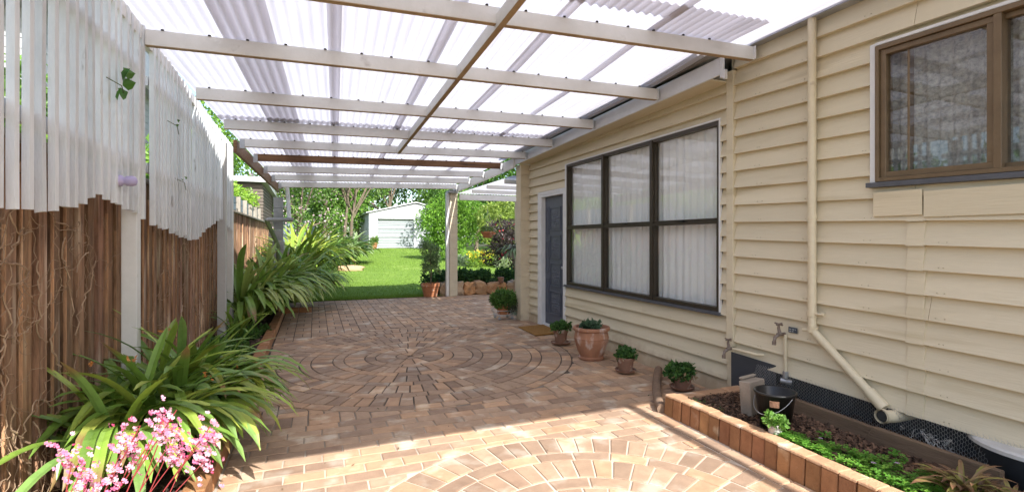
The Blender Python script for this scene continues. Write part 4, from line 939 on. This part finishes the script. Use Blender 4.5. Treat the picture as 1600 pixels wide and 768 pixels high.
pot('potted_plant', 'small weathered pot standing alone under the big window', 'potted plant', 3.13, 4.58, .02, .10, .155, 'oldterra', low_plant(.13, .12, 900, .032, DG, LG, 60), 'potted plants along the house wall', saucer=.115)
pot('potted_plant', 'bushy pot with pale dead leaves beside the curved kerb', 'potted plant', 3.28, 3.86, .02, .10, .13, 'oldterra', low_plant(.16, .13, 1300, .034, DG, LG, 170), 'potted plants along the house wall', saucer=.12)
pot('potted_plant', 'little painted purple-flowered pot in front of the black bucket', 'potted plant', 2.84, 2.44, .125, .05, .105, 'ceramic', low_plant(.075, .07, 520, .024, (.12, .28, .04), (.24, .42, .09)))
# round bush on wheeled stand
def bushball(t, x, y, z):
    m_ = MB(); leaves(m_, (x, y, z + .07), (.235, .235, .17), 3600, .038, (.06, .15, .025), (.15, .28, .06), .55, .1, aspect=.6)
    leaves(m_, (x + .1, y - .02, z - .03), (.16, .2, .14), 900, .035, (.10, .07, .05), (.07, .12, .05), .6, .5); leaves(m_, (x + .17, y - .12, z - .14), (.06, .05, .07), 120, .05, (.22, .30, .24), (.30, .38, .30), .2, .4)
    m_.build('foliage', 'leaf', t)
bb = pot('potted_shrub', 'dense round shrub in an orange pot on a wheeled wire stand', 'potted plant', 3.20, 8.52, .085, .155, .20, 'terra', bushball, 'potted plants along the house wall')
m_ = MB()
for rr, zz in ((.19, .09), (.17, .07), (.23, .17)):
    tube(m_, [(3.20 + rr * math.cos(a), 8.52 + rr * math.sin(a), zz) for a in np.linspace(0, 6.283, 28)], .005, 5, cap=False)
for k in range(8): a = k * .785; tube(m_, [(3.2 + .17 * math.cos(a), 8.52 + .17 * math.sin(a), .07), (3.2 + .23 * math.cos(a), 8.52 + .23 * math.sin(a), .17)], .004, 5)
for k in range(4): a = .785 + k * 1.5708; lathe(m_, [(0, 0), (.025, .01), (.028, .025), (.022, .045), (0, .055)], 3.2 + .17 * math.cos(a), 8.52 + .17 * math.sin(a), .0, 10)
m_.build('stand', 'metal', bb)
# doormat
m_ = MB(); V = [(3.06, 6.78, 0), (3.52, 6.84, 0), (3.56, 7.58, 0), (3.09, 7.54, 0)]; m_.add([(x, y, .004) for x, y, z in V] + [(x, y, .022) for x, y, z in V], BF)
tag(m_.build('doormat', 'mat', bevel=.005), 'brown coir doormat on the pavers outside the front door', 'doormat')

# ------------------------------------------------------------------ strap-leaved clumps on the left
GREENS = [((.14, .26, .035), (.29, .44, .07)), ((.19, .33, .04), (.40, .53, .09)), ((.11, .22, .03), (.22, .37, .065)), ((.21, .32, .04), (.48, .56, .10)), ((.12, .26, .045), (.27, .43, .12))]
def clump(name, label, cens, per, ln, wd, group=None, pal=GREENS, e0=(50, 88), e1=(-75, -15), tipp=.12, spread=.05, zb=.06, bias=None):
    c0 = cens[len(cens) // 2]; t = thing(name, label, 'plant', (c0[0], c0[1], 0), group); m_ = MB()
    for (x, y) in cens:
        for k in range(per):
            az = rnd(0, 6.283)
            if bias is not None and random.random() < .45: az = bias + rnd(-1.1, 1.1)
            A, B = random.choice(pal); v = rnd(.8, 1.2); A = tuple(q * v for q in A); B = tuple(q * v for q in B)
            tp_ = (.34, .22, .09) if random.random() < tipp else None
            f_ = random.random(); E0 = R(rnd(*e0)); E1 = R(rnd(*e1)) if f_ < .8 else R(rnd(-20, 35))
            strap(m_, (x + rnd(-spread, spread), y + rnd(-spread, spread), zb + gh(y)), az, rnd(*ln), rnd(*wd), E0, E1, A, B, tp_, 11, rnd(-.5, .5))
    m_.build('leaves', 'strap', t); return t
cl1 = clump('clivia_clump', 'large arching strap-leaved clump behind the pink flowers', [(-1.02, 3.35), (-.88, 3.55), (-1.05, 3.8), (-.82, 3.85), (-.92, 4.1), (-1.05, 4.3), (-.8, 4.35)], 60, (.72, 1.10), (.044, .062), bias=-.7, e0=(62, 89), e1=(-89, -50), zb=.10)
m_ = MB()
for (x, y, z) in ((-1.05, 3.1, .82), (-.95, 3.35, .78), (-.6, 3.5, .62), (-.5, 3.9, .55), (-.9, 3.9, .84)):
    m_ = MB(); leaves(m_, (x, y, z), (.03, .03, .02), 6, .022, (.55, .20, .05), (.62, .28, .08), .1, -.5); m_.build('flower', 'petal', cl1)
clump('clivia_clump', 'broad-leaved arching clump filling the bed before the lawn', [(-1.0, 8.5), (-.85, 9.0), (-1.0, 9.5), (-.75, 9.7), (-.85, 10.3), (-.6, 10.7), (-.4, 11.2), (-.25, 11.8), (-.75, 11.3)], 52, (1.1, 1.55), (.065, .095), pal=[((.15, .29, .04), (.30, .47, .08)), ((.20, .34, .05), (.42, .55, .12)), ((.12, .23, .04), (.24, .39, .07)), ((.22, .33, .05), (.52, .60, .18))], bias=-.5, e0=(66, 89), e1=(-89, -62), zb=.14)
YG = [((.17, .27, .03), (.34, .46, .06)), ((.13, .24, .03), (.27, .42, .05)), ((.22, .28, .03), (.45, .50, .08))]
clump('lime_clump', 'lime-yellow strap-leaved clump in the sun beyond the patio roof', [(-.55, 13.4), (-.3, 14.0), (-.6, 14.6), (-.1, 15.0), (-.35, 15.8), (.0, 16.3)], 60, (1.7, 2.3), (.05, .08), pal=YG, tipp=.05, zb=.1, e0=(68, 89), e1=(-85, -30))
clump('flax_clump', 'dark green broad-leaved clump at the foot of the flowering tree', [(.4, 20.8), (.9, 21.5), (.2, 21.8), (1.3, 22.5), (.7, 23.0), (1.5, 23.4)], 75, (1.2, 2.0), (.11, .17), pal=[((.08, .17, .04), (.17, .30, .07)), ((.12, .21, .06), (.30, .38, .18)), ((.07, .14, .04), (.19, .29, .10))], tipp=.1, e0=(60, 88), spread=.2)
clump('young_clump', 'single upright strap-leaved seedling at the left kerb', [(-1.0, 7.6), (-.95, 7.9)], 14, (.4, .7), (.03, .045), e1=(-40, 20))
clump('young_clump', 'stray strap leaves at the lower left below the fence', [(-1.05, 2.15), (-1.1, 2.3)], 3, (.4, .6), (.026, .036), e1=(-30, 20))
m_ = MB()
for k in range(26):
    x, y = -1.15 + rnd(0, .45), rnd(5.0, 8.2); leaves(m_, (x, y, .13), (.1, .14, .06), 80, .05, (.05, .13, .02), (.12, .25, .05), .2, -.3, aspect=.7)
tag(struct(m_.build('ground_cover', 'leaf'), 'stuff'), 'low mixed green ground cover between the two strap-leaved clumps', 'ground cover')
# begonia
bg_ = thing('begonia', 'pink begonia with red stems flowering in the sunlit corner', 'flowering plant', (-.75, 2.2, .05))
heads = [(-.83, 2.30, .635), (-.66, 2.28, .70), (-.645, 2.32, .62), (-.55, 2.30, .75), (-.52, 2.30, .665), (-.50, 2.34, .60), (-.70, 2.25, .56), (-.41, 2.28, .66), (-.41, 2.28, .57), (-.78, 2.28, .55), (-.32, 2.16, .42), (-.95, 2.08, .50)]
fl = MB(); st = MB()
for (x, y, z) in heads:
    b0 = Vector((-.82 + (x + .6) * .35, y - .12, .1)); mid = b0.lerp(Vector((x, y, z)), .6) + Vector((.02, 0, .07))
    tube(st, [tuple(b0), tuple(mid), (x, y, z)], [.0032, .0024, .0014], 5, cap=False)
    tube(st, [tuple(mid), (x + rnd(-.06, .06), y, z + rnd(-.02, .05))], .0022, 4, cap=False)
    for k in range(46):
        p = Vector((x + rng.normal(0, .024), y + rng.normal(0, .022), z + rng.normal(0, .038))); red = random.random() < .17
        s = rnd(.006, .009) if red else rnd(.010, .015); col = (.72, .08, .20) if red else random.choice([(.80, .30, .44), (.84, .42, .54), (.72, .20, .36), (.86, .56, .63)])
        nn_ = Vector((rnd(-.5, .8), rnd(-1, .2), rnd(-.2, 1))).normalized(); u = nn_.orthogonal().normalized(); v = nn_.cross(u)
        for q in range(4):
            a = q * 1.5708 + rnd(-.2, .2); d = u * math.cos(a) + v * math.sin(a); e = u * -math.sin(a) + v * math.cos(a); ss = s * (1 if q % 2 else .65)
            fl.add([tuple(p), tuple(p + d * ss * .7 + e * ss * .5 + nn_ * .002), tuple(p + d * ss * 1.1 + nn_ * .004), tuple(p + d * ss * .7 - e * ss * .5 + nn_ * .002)], [[0, 1, 2, 3]], col)
fl.build('blossoms', 'petal', bg_); st.build('stems', 'redstem', bg_, smooth=True)
lf = MB()
for k in range(34):
    c = Vector((rnd(-1.0, -.45), rnd(1.95, 2.4), rnd(.12, .32))); s = rnd(.05, .09); nn_ = Vector((rnd(-.4, .5), rnd(-.8, .1), 1)).normalized(); u = nn_.orthogonal().normalized(); v = nn_.cross(u); col = random.choice([(.10, .22, .03), (.18, .30, .05), (.07, .15, .03), (.24, .32, .07)])
    V = [tuple(c)] + [tuple(c + (u * math.cos(a) + v * math.sin(a)) * s * (.9 + .15 * math.sin(3 * a + k)) + nn_ * (.012 * math.sin(2 * a))) for a in np.linspace(0, 5.6, 10)]
    lf.add(V, np.array([[0, i, i + 1] for i in range(1, 10)]), col)
lf.build('leaves', 'leaf', bg_)
m_ = MB(); rock(m_, (-.48, 2.35, .14), (.13, .20, .11), 3, 3, (.9, .9, .9), .4, .2, .4)
tag(m_.build('stone', 'rock', smooth=True), 'pale rough stone under the pink begonia', 'stone')

# ------------------------------------------------------------------ trees and far garden
def tree(name, label, x, y, trunk, clumps, n, size, cA, cB, group=None, aspect=.5, drop=.3, flowers=None, limbs=5, shell=.5, r0=.12, cat='tree', k=1):
    z0 = gh(y) - .03; t = thing(name, label, cat, (x, y, z0), group); tr = MB()
    for q in range(k):
        bx = x + (rnd(-.5, .5) * (k > 1)); by = y + rnd(-.4, .4) * (k > 1)
        top = Vector((x + rnd(-.3, .3), y, z0 + trunk)); tube(tr, [(bx, by, z0), tuple(Vector((bx, by, z0)).lerp(top, .5) + Vector((rnd(-.12, .12), 0, 0))), tuple(top)], [r0, r0 * .75, r0 * .5], 8)
        for i in range(limbs):
            c = random.choice(clumps); p = Vector((x + c[0], y + c[1], z0 + c[2])); a = Vector((bx, by, z0)).lerp(top, rnd(.5, 1)); mid = a.lerp(p, .5) + Vector((rnd(-.2, .2), rnd(-.2, .2), rnd(0, .25)))
            tube(tr, [tuple(a), tuple(mid), tuple(p)], [r0 * .45, r0 * .3, r0 * .12], 6)
    tr.build('trunk', 'bark', t, smooth=True); cr = MB(); vol = [c[3] ** 2 for c in clumps]; tv = sum(vol)
    for c, v in zip(clumps, vol):
        br = rnd(.75, 1.25); leaves(cr, (x + c[0], y + c[1], z0 + c[2]), (c[3], c[3], c[3] * (c[4] if len(c) > 4 else .8)), int(n * v / tv), size, tuple(q * br for q in cA), tuple(q * br for q in cB), shell, drop, aspect=aspect)
    cr.build('crown', 'leaf', t)
    if flowers:
        fm = MB()
        for c in clumps: leaves(fm, (x + c[0], y + c[1], z0 + c[2]), (c[3] * 1.02,) * 3, flowers[0] // len(clumps), flowers[1], flowers[2], flowers[3], .6, 0, aspect=.9)
        fm.build('blossom', 'petal', t)
    return t
def cl(nn, rx, ry, z0, z1, r0, r1):
    return [(rnd(-rx, rx), rnd(-ry, ry), rnd(z0, z1), rnd(r0, r1)) for _ in range(nn)]
E1, E2 = (.075, .19, .025), (.21, .37, .055)
D1, D2 = (.03, .085, .02), (.085, .19, .04)
random.seed(21)
BGG = 'trees behind the garden'
tree('flowering_tree', 'tree with pink and white blossom over the left end of the lawn', -.7, 24.5, 2.2, cl(13, 1.9, 1.2, 1.9, 4.8, .5, .95), 4200, .13, (.10, .22, .04), (.24, .38, .08), BGG, flowers=(900, .085, (.72, .45, .52), (.85, .74, .74)), k=2, shell=.3, r0=.13)
tree('mossy_tree', 'mossy multi-trunked tree with thin crown right of the blossom tree', 1.8, 28, 3.6, cl(16, 2.6, 1.5, 3.3, 6.6, .7, 1.2), 6500, .15, (.10, .22, .04), (.26, .40, .08), BGG, k=2, r0=.10, shell=.3, flowers=(300, .10, (.7, .5, .5), (.8, .66, .6)), limbs=7)
tree('leafy_tree', 'bright leafy tree rising directly behind the garage ridge', 6.0, 42.5, 4, cl(24, 5, 2, 2.5, 9, 1.3, 2.1), 12000, .26, E1, E2, BGG, shell=.5, r0=.2)
tree('leafy_tree', 'tall green tree between the mossy trunks and the garage', .6, 40, 4, cl(20, 3.6, 2, 2.5, 9, 1.3, 2.0), 9000, .25, E1, E2, BGG, r0=.2)
tree('leafy_tree', 'broad dense tree filling the gap above the garage eave', 3.6, 46, 4, cl(22, 3.5, 2, 3.5, 9.5, 1.5, 2.3), 10000, .28, E1, E2, BGG, r0=.2)
tree('leafy_tree', 'tall leafy tree behind the right half of the garage', 12, 43, 4, cl(22, 4, 2, 1.5, 9, 1.4, 2.2), 9000, .26, D2, E2, BGG, r0=.2)
tree('leafy_tree', 'dark spreading tree behind the rear pier and daylilies', 9.9, 31.5, 2, cl(20, 2.6, 1.5, 1.2, 6.2, 1.0, 1.6), 11000, .20, (.045, .12, .02), (.12, .26, .035), BGG, r0=.16)
tree('leafy_tree', 'bright round tree growing in front of the garage wall', 6.1, 24, 1, cl(20, 1.05, .8, .5, 3.3, .5, .85), 13000, .105, (.11, .26, .025), (.24, .44, .05), BGG, r0=.1, shell=.45)
tree('olive_shrub', 'yellow-green feathery shrub beyond the flowerbed', 8.9, 23.0, 1, cl(14, 1.3, .8, 1.0, 2.9, .5, .8), 6500, .12, (.18, .28, .04), (.36, .46, .09), BGG, cat='shrub', r0=.06)
tree('leafy_tree', 'green tree above the slatted shed', -3.4, 30, 3, cl(16, 2.6, 1.5, 2.8, 7.5, .9, 1.5), 7500, .2, E1, E2, BGG, shell=.35, r0=.18)
tree('leafy_tree', 'tree overhanging the clipped hedge and blue-grey fence', -5.0, 22, 3, cl(14, 2.0, 2.5, 3.0, 6.0, .8, 1.3), 7500, .16, E1, E2, BGG, shell=.35, r0=.18)
tree('leafy_tree', 'dark tree at the far right beyond the side awning', 16.5, 36, 3, cl(16, 4, 2, .8, 4.6, 1.2, 1.9), 6000, .25, D1, D2, BGG, r0=.18)
tree('red_flower_shrub', 'dark bronze-leaved shrub with red flowers by the house corner post', 5.55, 14.3, .9, cl(13, .48, .35, .5, 1.75, .26, .42), 5200, .07, (.045, .030, .032), (.09, .075, .055), cat='shrub', flowers=(75, .085, (.50, .02, .05), (.7, .08, .10)), r0=.04)
m_ = MB()
for x in np.arange(-60, 90, 3.2):
    for zz in (1.5, 4): leaves(m_, (x + rnd(-1, 1), 66 + rnd(-3, 3), zz + rnd(-.5, 1.2)), (2.8, 2, 2.6), 420, .55, (.05, .13, .03), (.13, .25, .05), .5)
tag(struct(m_.build('tree_line', 'leaf'), 'stuff'), 'far mass of green trees closing the view behind the garden', 'tree line')
m_ = MB()
for k in range(11): x = -.6 + rnd(-.5, .8); leaves(m_, (x, 17.5 + k * .8, gh(18 + k * .8) + .3), (.6, .5, .4), 240, .13, (.06, .14, .03), (.16, .28, .06), .3, 0)
tag(struct(m_.build('undergrowth', 'leaf'), 'stuff'), 'leafy undergrowth between the fence and the lawn', 'undergrowth')
# bed beyond the lawn on the right
for (nm, lab, x, y, rr, cA, cB, fl_) in (('low_shrub', 'grey-green low shrub left of the daylilies', 6.1, 21.2, .45, (.13, .20, .10), (.24, .32, .18), None),
        ('daylily_clump', 'clump of yellow daylilies beyond the lawn', 6.6, 20.3, .62, (.14, .28, .03), (.30, .44, .06), (150, .10, (.75, .55, .03), (.85, .72, .08))),
        ('low_shrub', 'pale silver low plants right of the daylilies', 7.7, 19.8, .55, (.22, .30, .14), (.38, .44, .26), None),
        ('low_shrub', 'small lime shrub between the daylilies and the red-flowered shrub', 7.5, 20.8, .6, (.16, .28, .04), (.32, .44, .08), (50, .10, (.7, .55, .05), (.8, .6, .1))),
        ('low_shrub', 'low green shrub at the foot of the bright round tree', 5.2, 23.0, .4, (.07, .16, .03), (.15, .28, .06), None)):
    t = thing(nm, lab, 'plant', (x, y, gh(y))); m_ = MB()
    for q in range(6): leaves(m_, (x + rnd(-rr, rr), y + rnd(-.3, .3), gh(y) + rr * .4), (rr * .5, rr * .5, rr * .6), 230, .11, cA, cB, .3, -.5, aspect=.25)
    m_.build('foliage', 'leaf', t)
    if fl_: m_ = MB(); leaves(m_, (x, y, gh(y) + rr * .8), (rr, rr * .5, rr * .45), fl_[0], fl_[1], fl_[2], fl_[3], .2, 0, aspect=.8); m_.build('blossom', 'petal', t)
m_ = MB(); rock(m_, (1.25, 20.0, gh(20) + .08), (.5, .22, .13), 5, 3, (1.1, 1.05, 1.0), .3, .3); tag(m_.build('stone', 'rock', smooth=True), 'flat sandstone rock on the left border of the lawn', 'stone')
# garage
ga = thing('garage', 'white metal garage with roller door at the end of the lawn', 'garage', (6.8, 38, .75))
m_ = MB(); gz = .74
GX0, GX1, GP, GYf, GYb = 3.53, 10.1, 6.80, 36.2, 43.
def gp(z0, z1, xa, xb, y0, y1, st_=.19):
    pass
V = [(GX0, GYf, gz), (4.11, GYf, gz), (4.11, GYf, 2.87), (6.64, GYf, 2.87), (6.64, GYf, gz), (GX1, GYf, gz), (GX1, GYf, 3.28), (GP, GYf, 4.0), (GX0, GYf, 3.28)]
m_.add([V[0], V[1], V[2], (4.11, GYf, 3.408), V[8]], [[0, 1, 2, 3, 4]]); m_.add([V[2], V[3], (6.64, GYf, 3.965), (4.11, GYf, 3.408)], [[0, 1, 2, 3]]); m_.add([V[4], V[5], V[6], V[7], (6.64, GYf, 3.965)], [[0, 1, 2, 3, 4]])
m_.add([(GX0, GYf, gz), (GX0, GYb, gz), (GX0, GYb, 3.28), (GX0, GYf, 3.28)], [[0, 1, 2, 3]]); m_.add([(GX1, GYf, gz), (GX1, GYb, gz), (GX1, GYb, 3.28), (GX1, GYf, 3.28)], [[0, 1, 2, 3]])
m_.add([(GX0, GYb, gz), (GX1, GYb, gz), (GX1, GYb, 3.28), (GP, GYb, 4.0), (GX0, GYb, 3.28)], [[0, 1, 2, 3, 4]])
x = GX0 + .1
while x < GX1:
    zt = 3.28 + .72 * (1 - abs(x - GP) / (GP - GX0)) - .05
    zb_ = 2.95 if 4.05 < x < 6.7 else gz
    box(m_, x, x + .045, GYf - .022, GYf - .002, zb_, zt); x += .19
y = GYf + .1
while y < GYb: box(m_, GX0 - .022, GX0 - .002, y, y + .045, gz, 3.26); y += .19
m_.build('wall', 'garage', ga)
m_ = MB(); 
for (xa, xb, za, zb_) in ((GX0 - .2, GP, 3.26, 4.06), (GP, GX1 + .2, 4.06, 3.26)):
    m_.add([(xa, GYf - .12, za), (xb, GYf - .12, zb_), (xb, GYb + .2, zb_), (xa, GYb + .2, za), (xa, GYf - .12, za + .07), (xb, GYf - .12, zb_ + .07), (xb, GYb + .2, zb_ + .07), (xa, GYb + .2, za + .07)], BF)
m_.build('roof', 'garage', ga)
m_ = MB(); V = []; zs = np.linspace(gz + .02, 2.87, 73)
for i, z in enumerate(zs): yy = GYf + .10 + .018 * math.sin(i * math.pi / 2); V += [(4.11, yy, z), (6.64, yy, z)]
m_.add(V, np.array([[2 * i, 2 * i + 1, 2 * i + 3, 2 * i + 2] for i in range(72)])); o = m_.build('roller_door', 'rollerdoor', ga)
for z in (.82, 1.6, 2.2): h_ = MB(); box(h_, 4.12, 6.63, GYf + .055, GYf + .08, z, z + .04); h_.build('door_rail', 'garage', o)
m_ = MB(); box(m_, 4.05, 4.109, GYf - .05, GYf + .1, gz, 2.87); box(m_, 6.641, 6.70, GYf - .05, GYf + .1, gz, 2.87); box(m_, 4.05, 6.70, GYf - .05, GYf + .1, 2.872, 2.94); m_.build('door_frame', 'garage', ga)
pot('potted_plant', 'little orange pot with a green plant at the garage corner', 'potted plant', 3.80, 35.5, gh(35.5), .26, .42, 'terra', low_plant(.3, .5, 500, .12, (.08, .18, .03), (.2, .34, .06)))
# rock border, bushes, rear pots, awning
rx = 2.98
RL = ['pale broad angular', 'pale upright squarish', 'orange flat-topped', 'orange leaning', 'small rounded', 'wide orange', 'grey-buff upright', 'dark brown end']
RP = ['next to the potted tree', 'second from the potted tree', 'third from the potted tree', 'fourth from the potted tree', 'fifth from the potted tree', 'sixth from the potted tree', 'second from the house pier', 'nearest the house pier']
RC = [(1.15, 1.2, 1.3), (1.25, 1.3, 1.4), (1.25, .95, .7), (1.05, .9, .75), (1.1, .9, .75), (1.2, .95, .7), (1.0, 1.05, 1.1), (.6, .55, .55)]
for i in range(8):
    ww = (.34, .28, .30, .32, .26, .30, .28, .26)[i]; hh_ = (.17, .17, .155, .165, .15, .155, .17, .17)[i]; m_ = MB(); y0 = 12.62 - .03 * i
    rock(m_, (rx + ww / 2, y0, hh_ * .93), (ww * .50, .15, hh_ * 1.04), 10 + i, 3, RC[i], .42, .82, rnd(-.2, .2)); rx += ww * 1.0
    tag(m_.build('boulder', 'rock'), RL[i] + ' rock in the retaining row, ' + RP[i], 'rock', 'rocks retaining the rear bed')
m_ = MB(); box(m_, 2.95, 5.8, 12.7, 13.6, 0, .27); struct(m_.build('soil', 'soil'))
for i, (x, lab) in enumerate(((3.0, 'dark low shrub behind the first rocks and the potted tree'), (3.65, 'dark low shrub right of the rear pier'), (4.25, 'low spreading shrub behind the middle rocks'), (4.85, 'low shrub behind the last rocks by the house pier'))):
    t = thing('low_shrub', lab, 'shrub', (x, 12.95, .25), 'low shrubs behind the rocks'); m_ = MB()
    for q in range(7): leaves(m_, (x + rnd(-.28, .28), 12.95 + rnd(-.2, .2), .42 + rnd(-.05, .08)), (.2, .2, .15), 170, .085, (.03, .09, .025), (.09, .20, .05), .3, .1, aspect=.55)
    m_.build('foliage', 'leaf', t)
    tm = MB(); tube(tm, [(x, 12.95, .22), (x + .02, 12.95, .42)], .012, 6); tm.build('stem', 'bark', t)
def olive(t, x, y, z):
    tr = MB(); tube(tr, [(x, y, z - .05), (x + .03, y, z + .3), (x - .01, y, z + .62), (x + .02, y, z + 1.0)], [.016, .014, .011, .006], 7); cr = MB()
    for k in range(46):
        a = rnd(0, 6.28); zz = z + rnd(.35, 1.0); rr = rnd(.12, .36); p = [(x, y, zz - .12), (x + rr * .6 * math.cos(a), y + rr * .6 * math.sin(a), zz + .06), (x + rr * math.cos(a), y + rr * math.sin(a), zz - rnd(-.08, .16))]
        tube(tr, p, [.004, .003, .0015], 4, cap=False)
        for q in range(3): w_ = q / 3; c = [p[1][i] * (1 - w_) + p[2][i] * w_ for i in range(3)]; leaves(cr, c, (.06, .06, .05), 20, .05, (.14, .24, .08), (.30, .40, .18), .2, .3, aspect=.38)
    tr.build('trunk', 'bark', t, smooth=True); cr.build('crown', 'leaf', t)
pot('potted_tree', 'thin weeping olive tree in a ribbed terracotta pot by the lawn', 'potted tree', 2.70, 12.42, .01, .235, .33, 'terra', olive, style='ribbed')
sa = thing('side_awning', 'flat white sheeted awning beyond the house corner', 'awning', (5, 10.4, 0))
for Y in (8.9, 9.95, 11.0):
    m_ = MB(); box(m_, 3.36, 7.0, Y - .022, Y + .022, 2.50, 2.58); m_.build('rafter', 'white', sa)
m_ = MB(); box(m_, 3.36, 7.0, 12.06, 12.12, 2.42, 2.56); m_.build('front_beam', 'white', sa, bevel=.003)
m_ = MB(); V = []; nxx = 380
for Y in np.linspace(8.45, 12.25, 4):
    for i in range(nxx + 1): x = 3.36 + 3.7 * i / nxx; V.append((x, Y, 2.60 + .01 * math.sin(x * 82)))
m_.add(V, np.array([[j * (nxx + 1) + i, j * (nxx + 1) + i + 1, (j + 1) * (nxx + 1) + i + 1, (j + 1) * (nxx + 1) + i] for j in range(3) for i in range(nxx)])); m_.build('roof_sheet', 'sheet', sa, smooth=True)
for x in (4.96, 6.9): m_ = MB(); box(m_, x - .05, x + .05, 12.14, 12.24, 0, 2.56); m_.build('post', 'creamblock', sa, bevel=.004)
hk = thing('hanging_basket', 'terracotta hanging basket on a wire under the side awning', 'hanging basket', (4.11, 12.1, 1.45))
m_ = MB(); lathe(m_, [(0, 0), (.10, .01), (.16, .12), (.175, .13), (.175, .17), (.16, .17), (0, .14)], 4.11, 12.1, 1.47, 24); m_.build('bowl', 'terra', hk)
m_ = MB()
for a in (0, 2.09, 4.19): tube(m_, [(4.11 + .17 * math.cos(a), 12.1 + .17 * math.sin(a), 1.63), (4.11, 12.1, 2.2)], .0025, 4)
tube(m_, [(4.11, 12.1, 2.2), (4.11, 12.1, 2.42)], .0025, 4); m_.build('chain', 'wire', hk)
m_ = MB(); leaves(m_, (4.11, 12.1, 1.68), (.17, .17, .07), 160, .06, (.10, .18, .04), (.2, .3, .07), .3, -.2); m_.build('foliage', 'leaf', hk)
sf = thing('staghorn_fern', 'grey-green staghorn fern mounted on the slim awning post', 'plant', (4.86, 12.1, 1.1)); m_ = MB()
rock(m_, (4.80, 12.08, 1.12), (.13, .10, .17), 31, 3, (1, 1, 1), .3, .1); m_.build('root_ball', 'concrete', sf, smooth=True)
m_ = MB()
for k in range(34): strap(m_, (4.78 + rnd(-.06, .06), 12.02, 1.15 + rnd(-.1, .1)), rnd(-3.1, -.1), rnd(.25, .62), rnd(.03, .06), R(rnd(-10, 60)), R(rnd(-88, -70)), (.15, .22, .13), (.20, .30, .14), None, 8)
m_.build('fronds', 'strap', sf)
m_ = MB(); lathe(m_, [(0, 0), (.06, .0), (.085, .13), (.085, .15), (0, .14)], 4.55, 12.32, .30, 18)
tag(m_.build('flower_pot', 'oldterra'), 'small pale clay pot among the low shrubs', 'flower pot')

for o in bpy.data.objects:
    if '_o' in o: del o['_o']
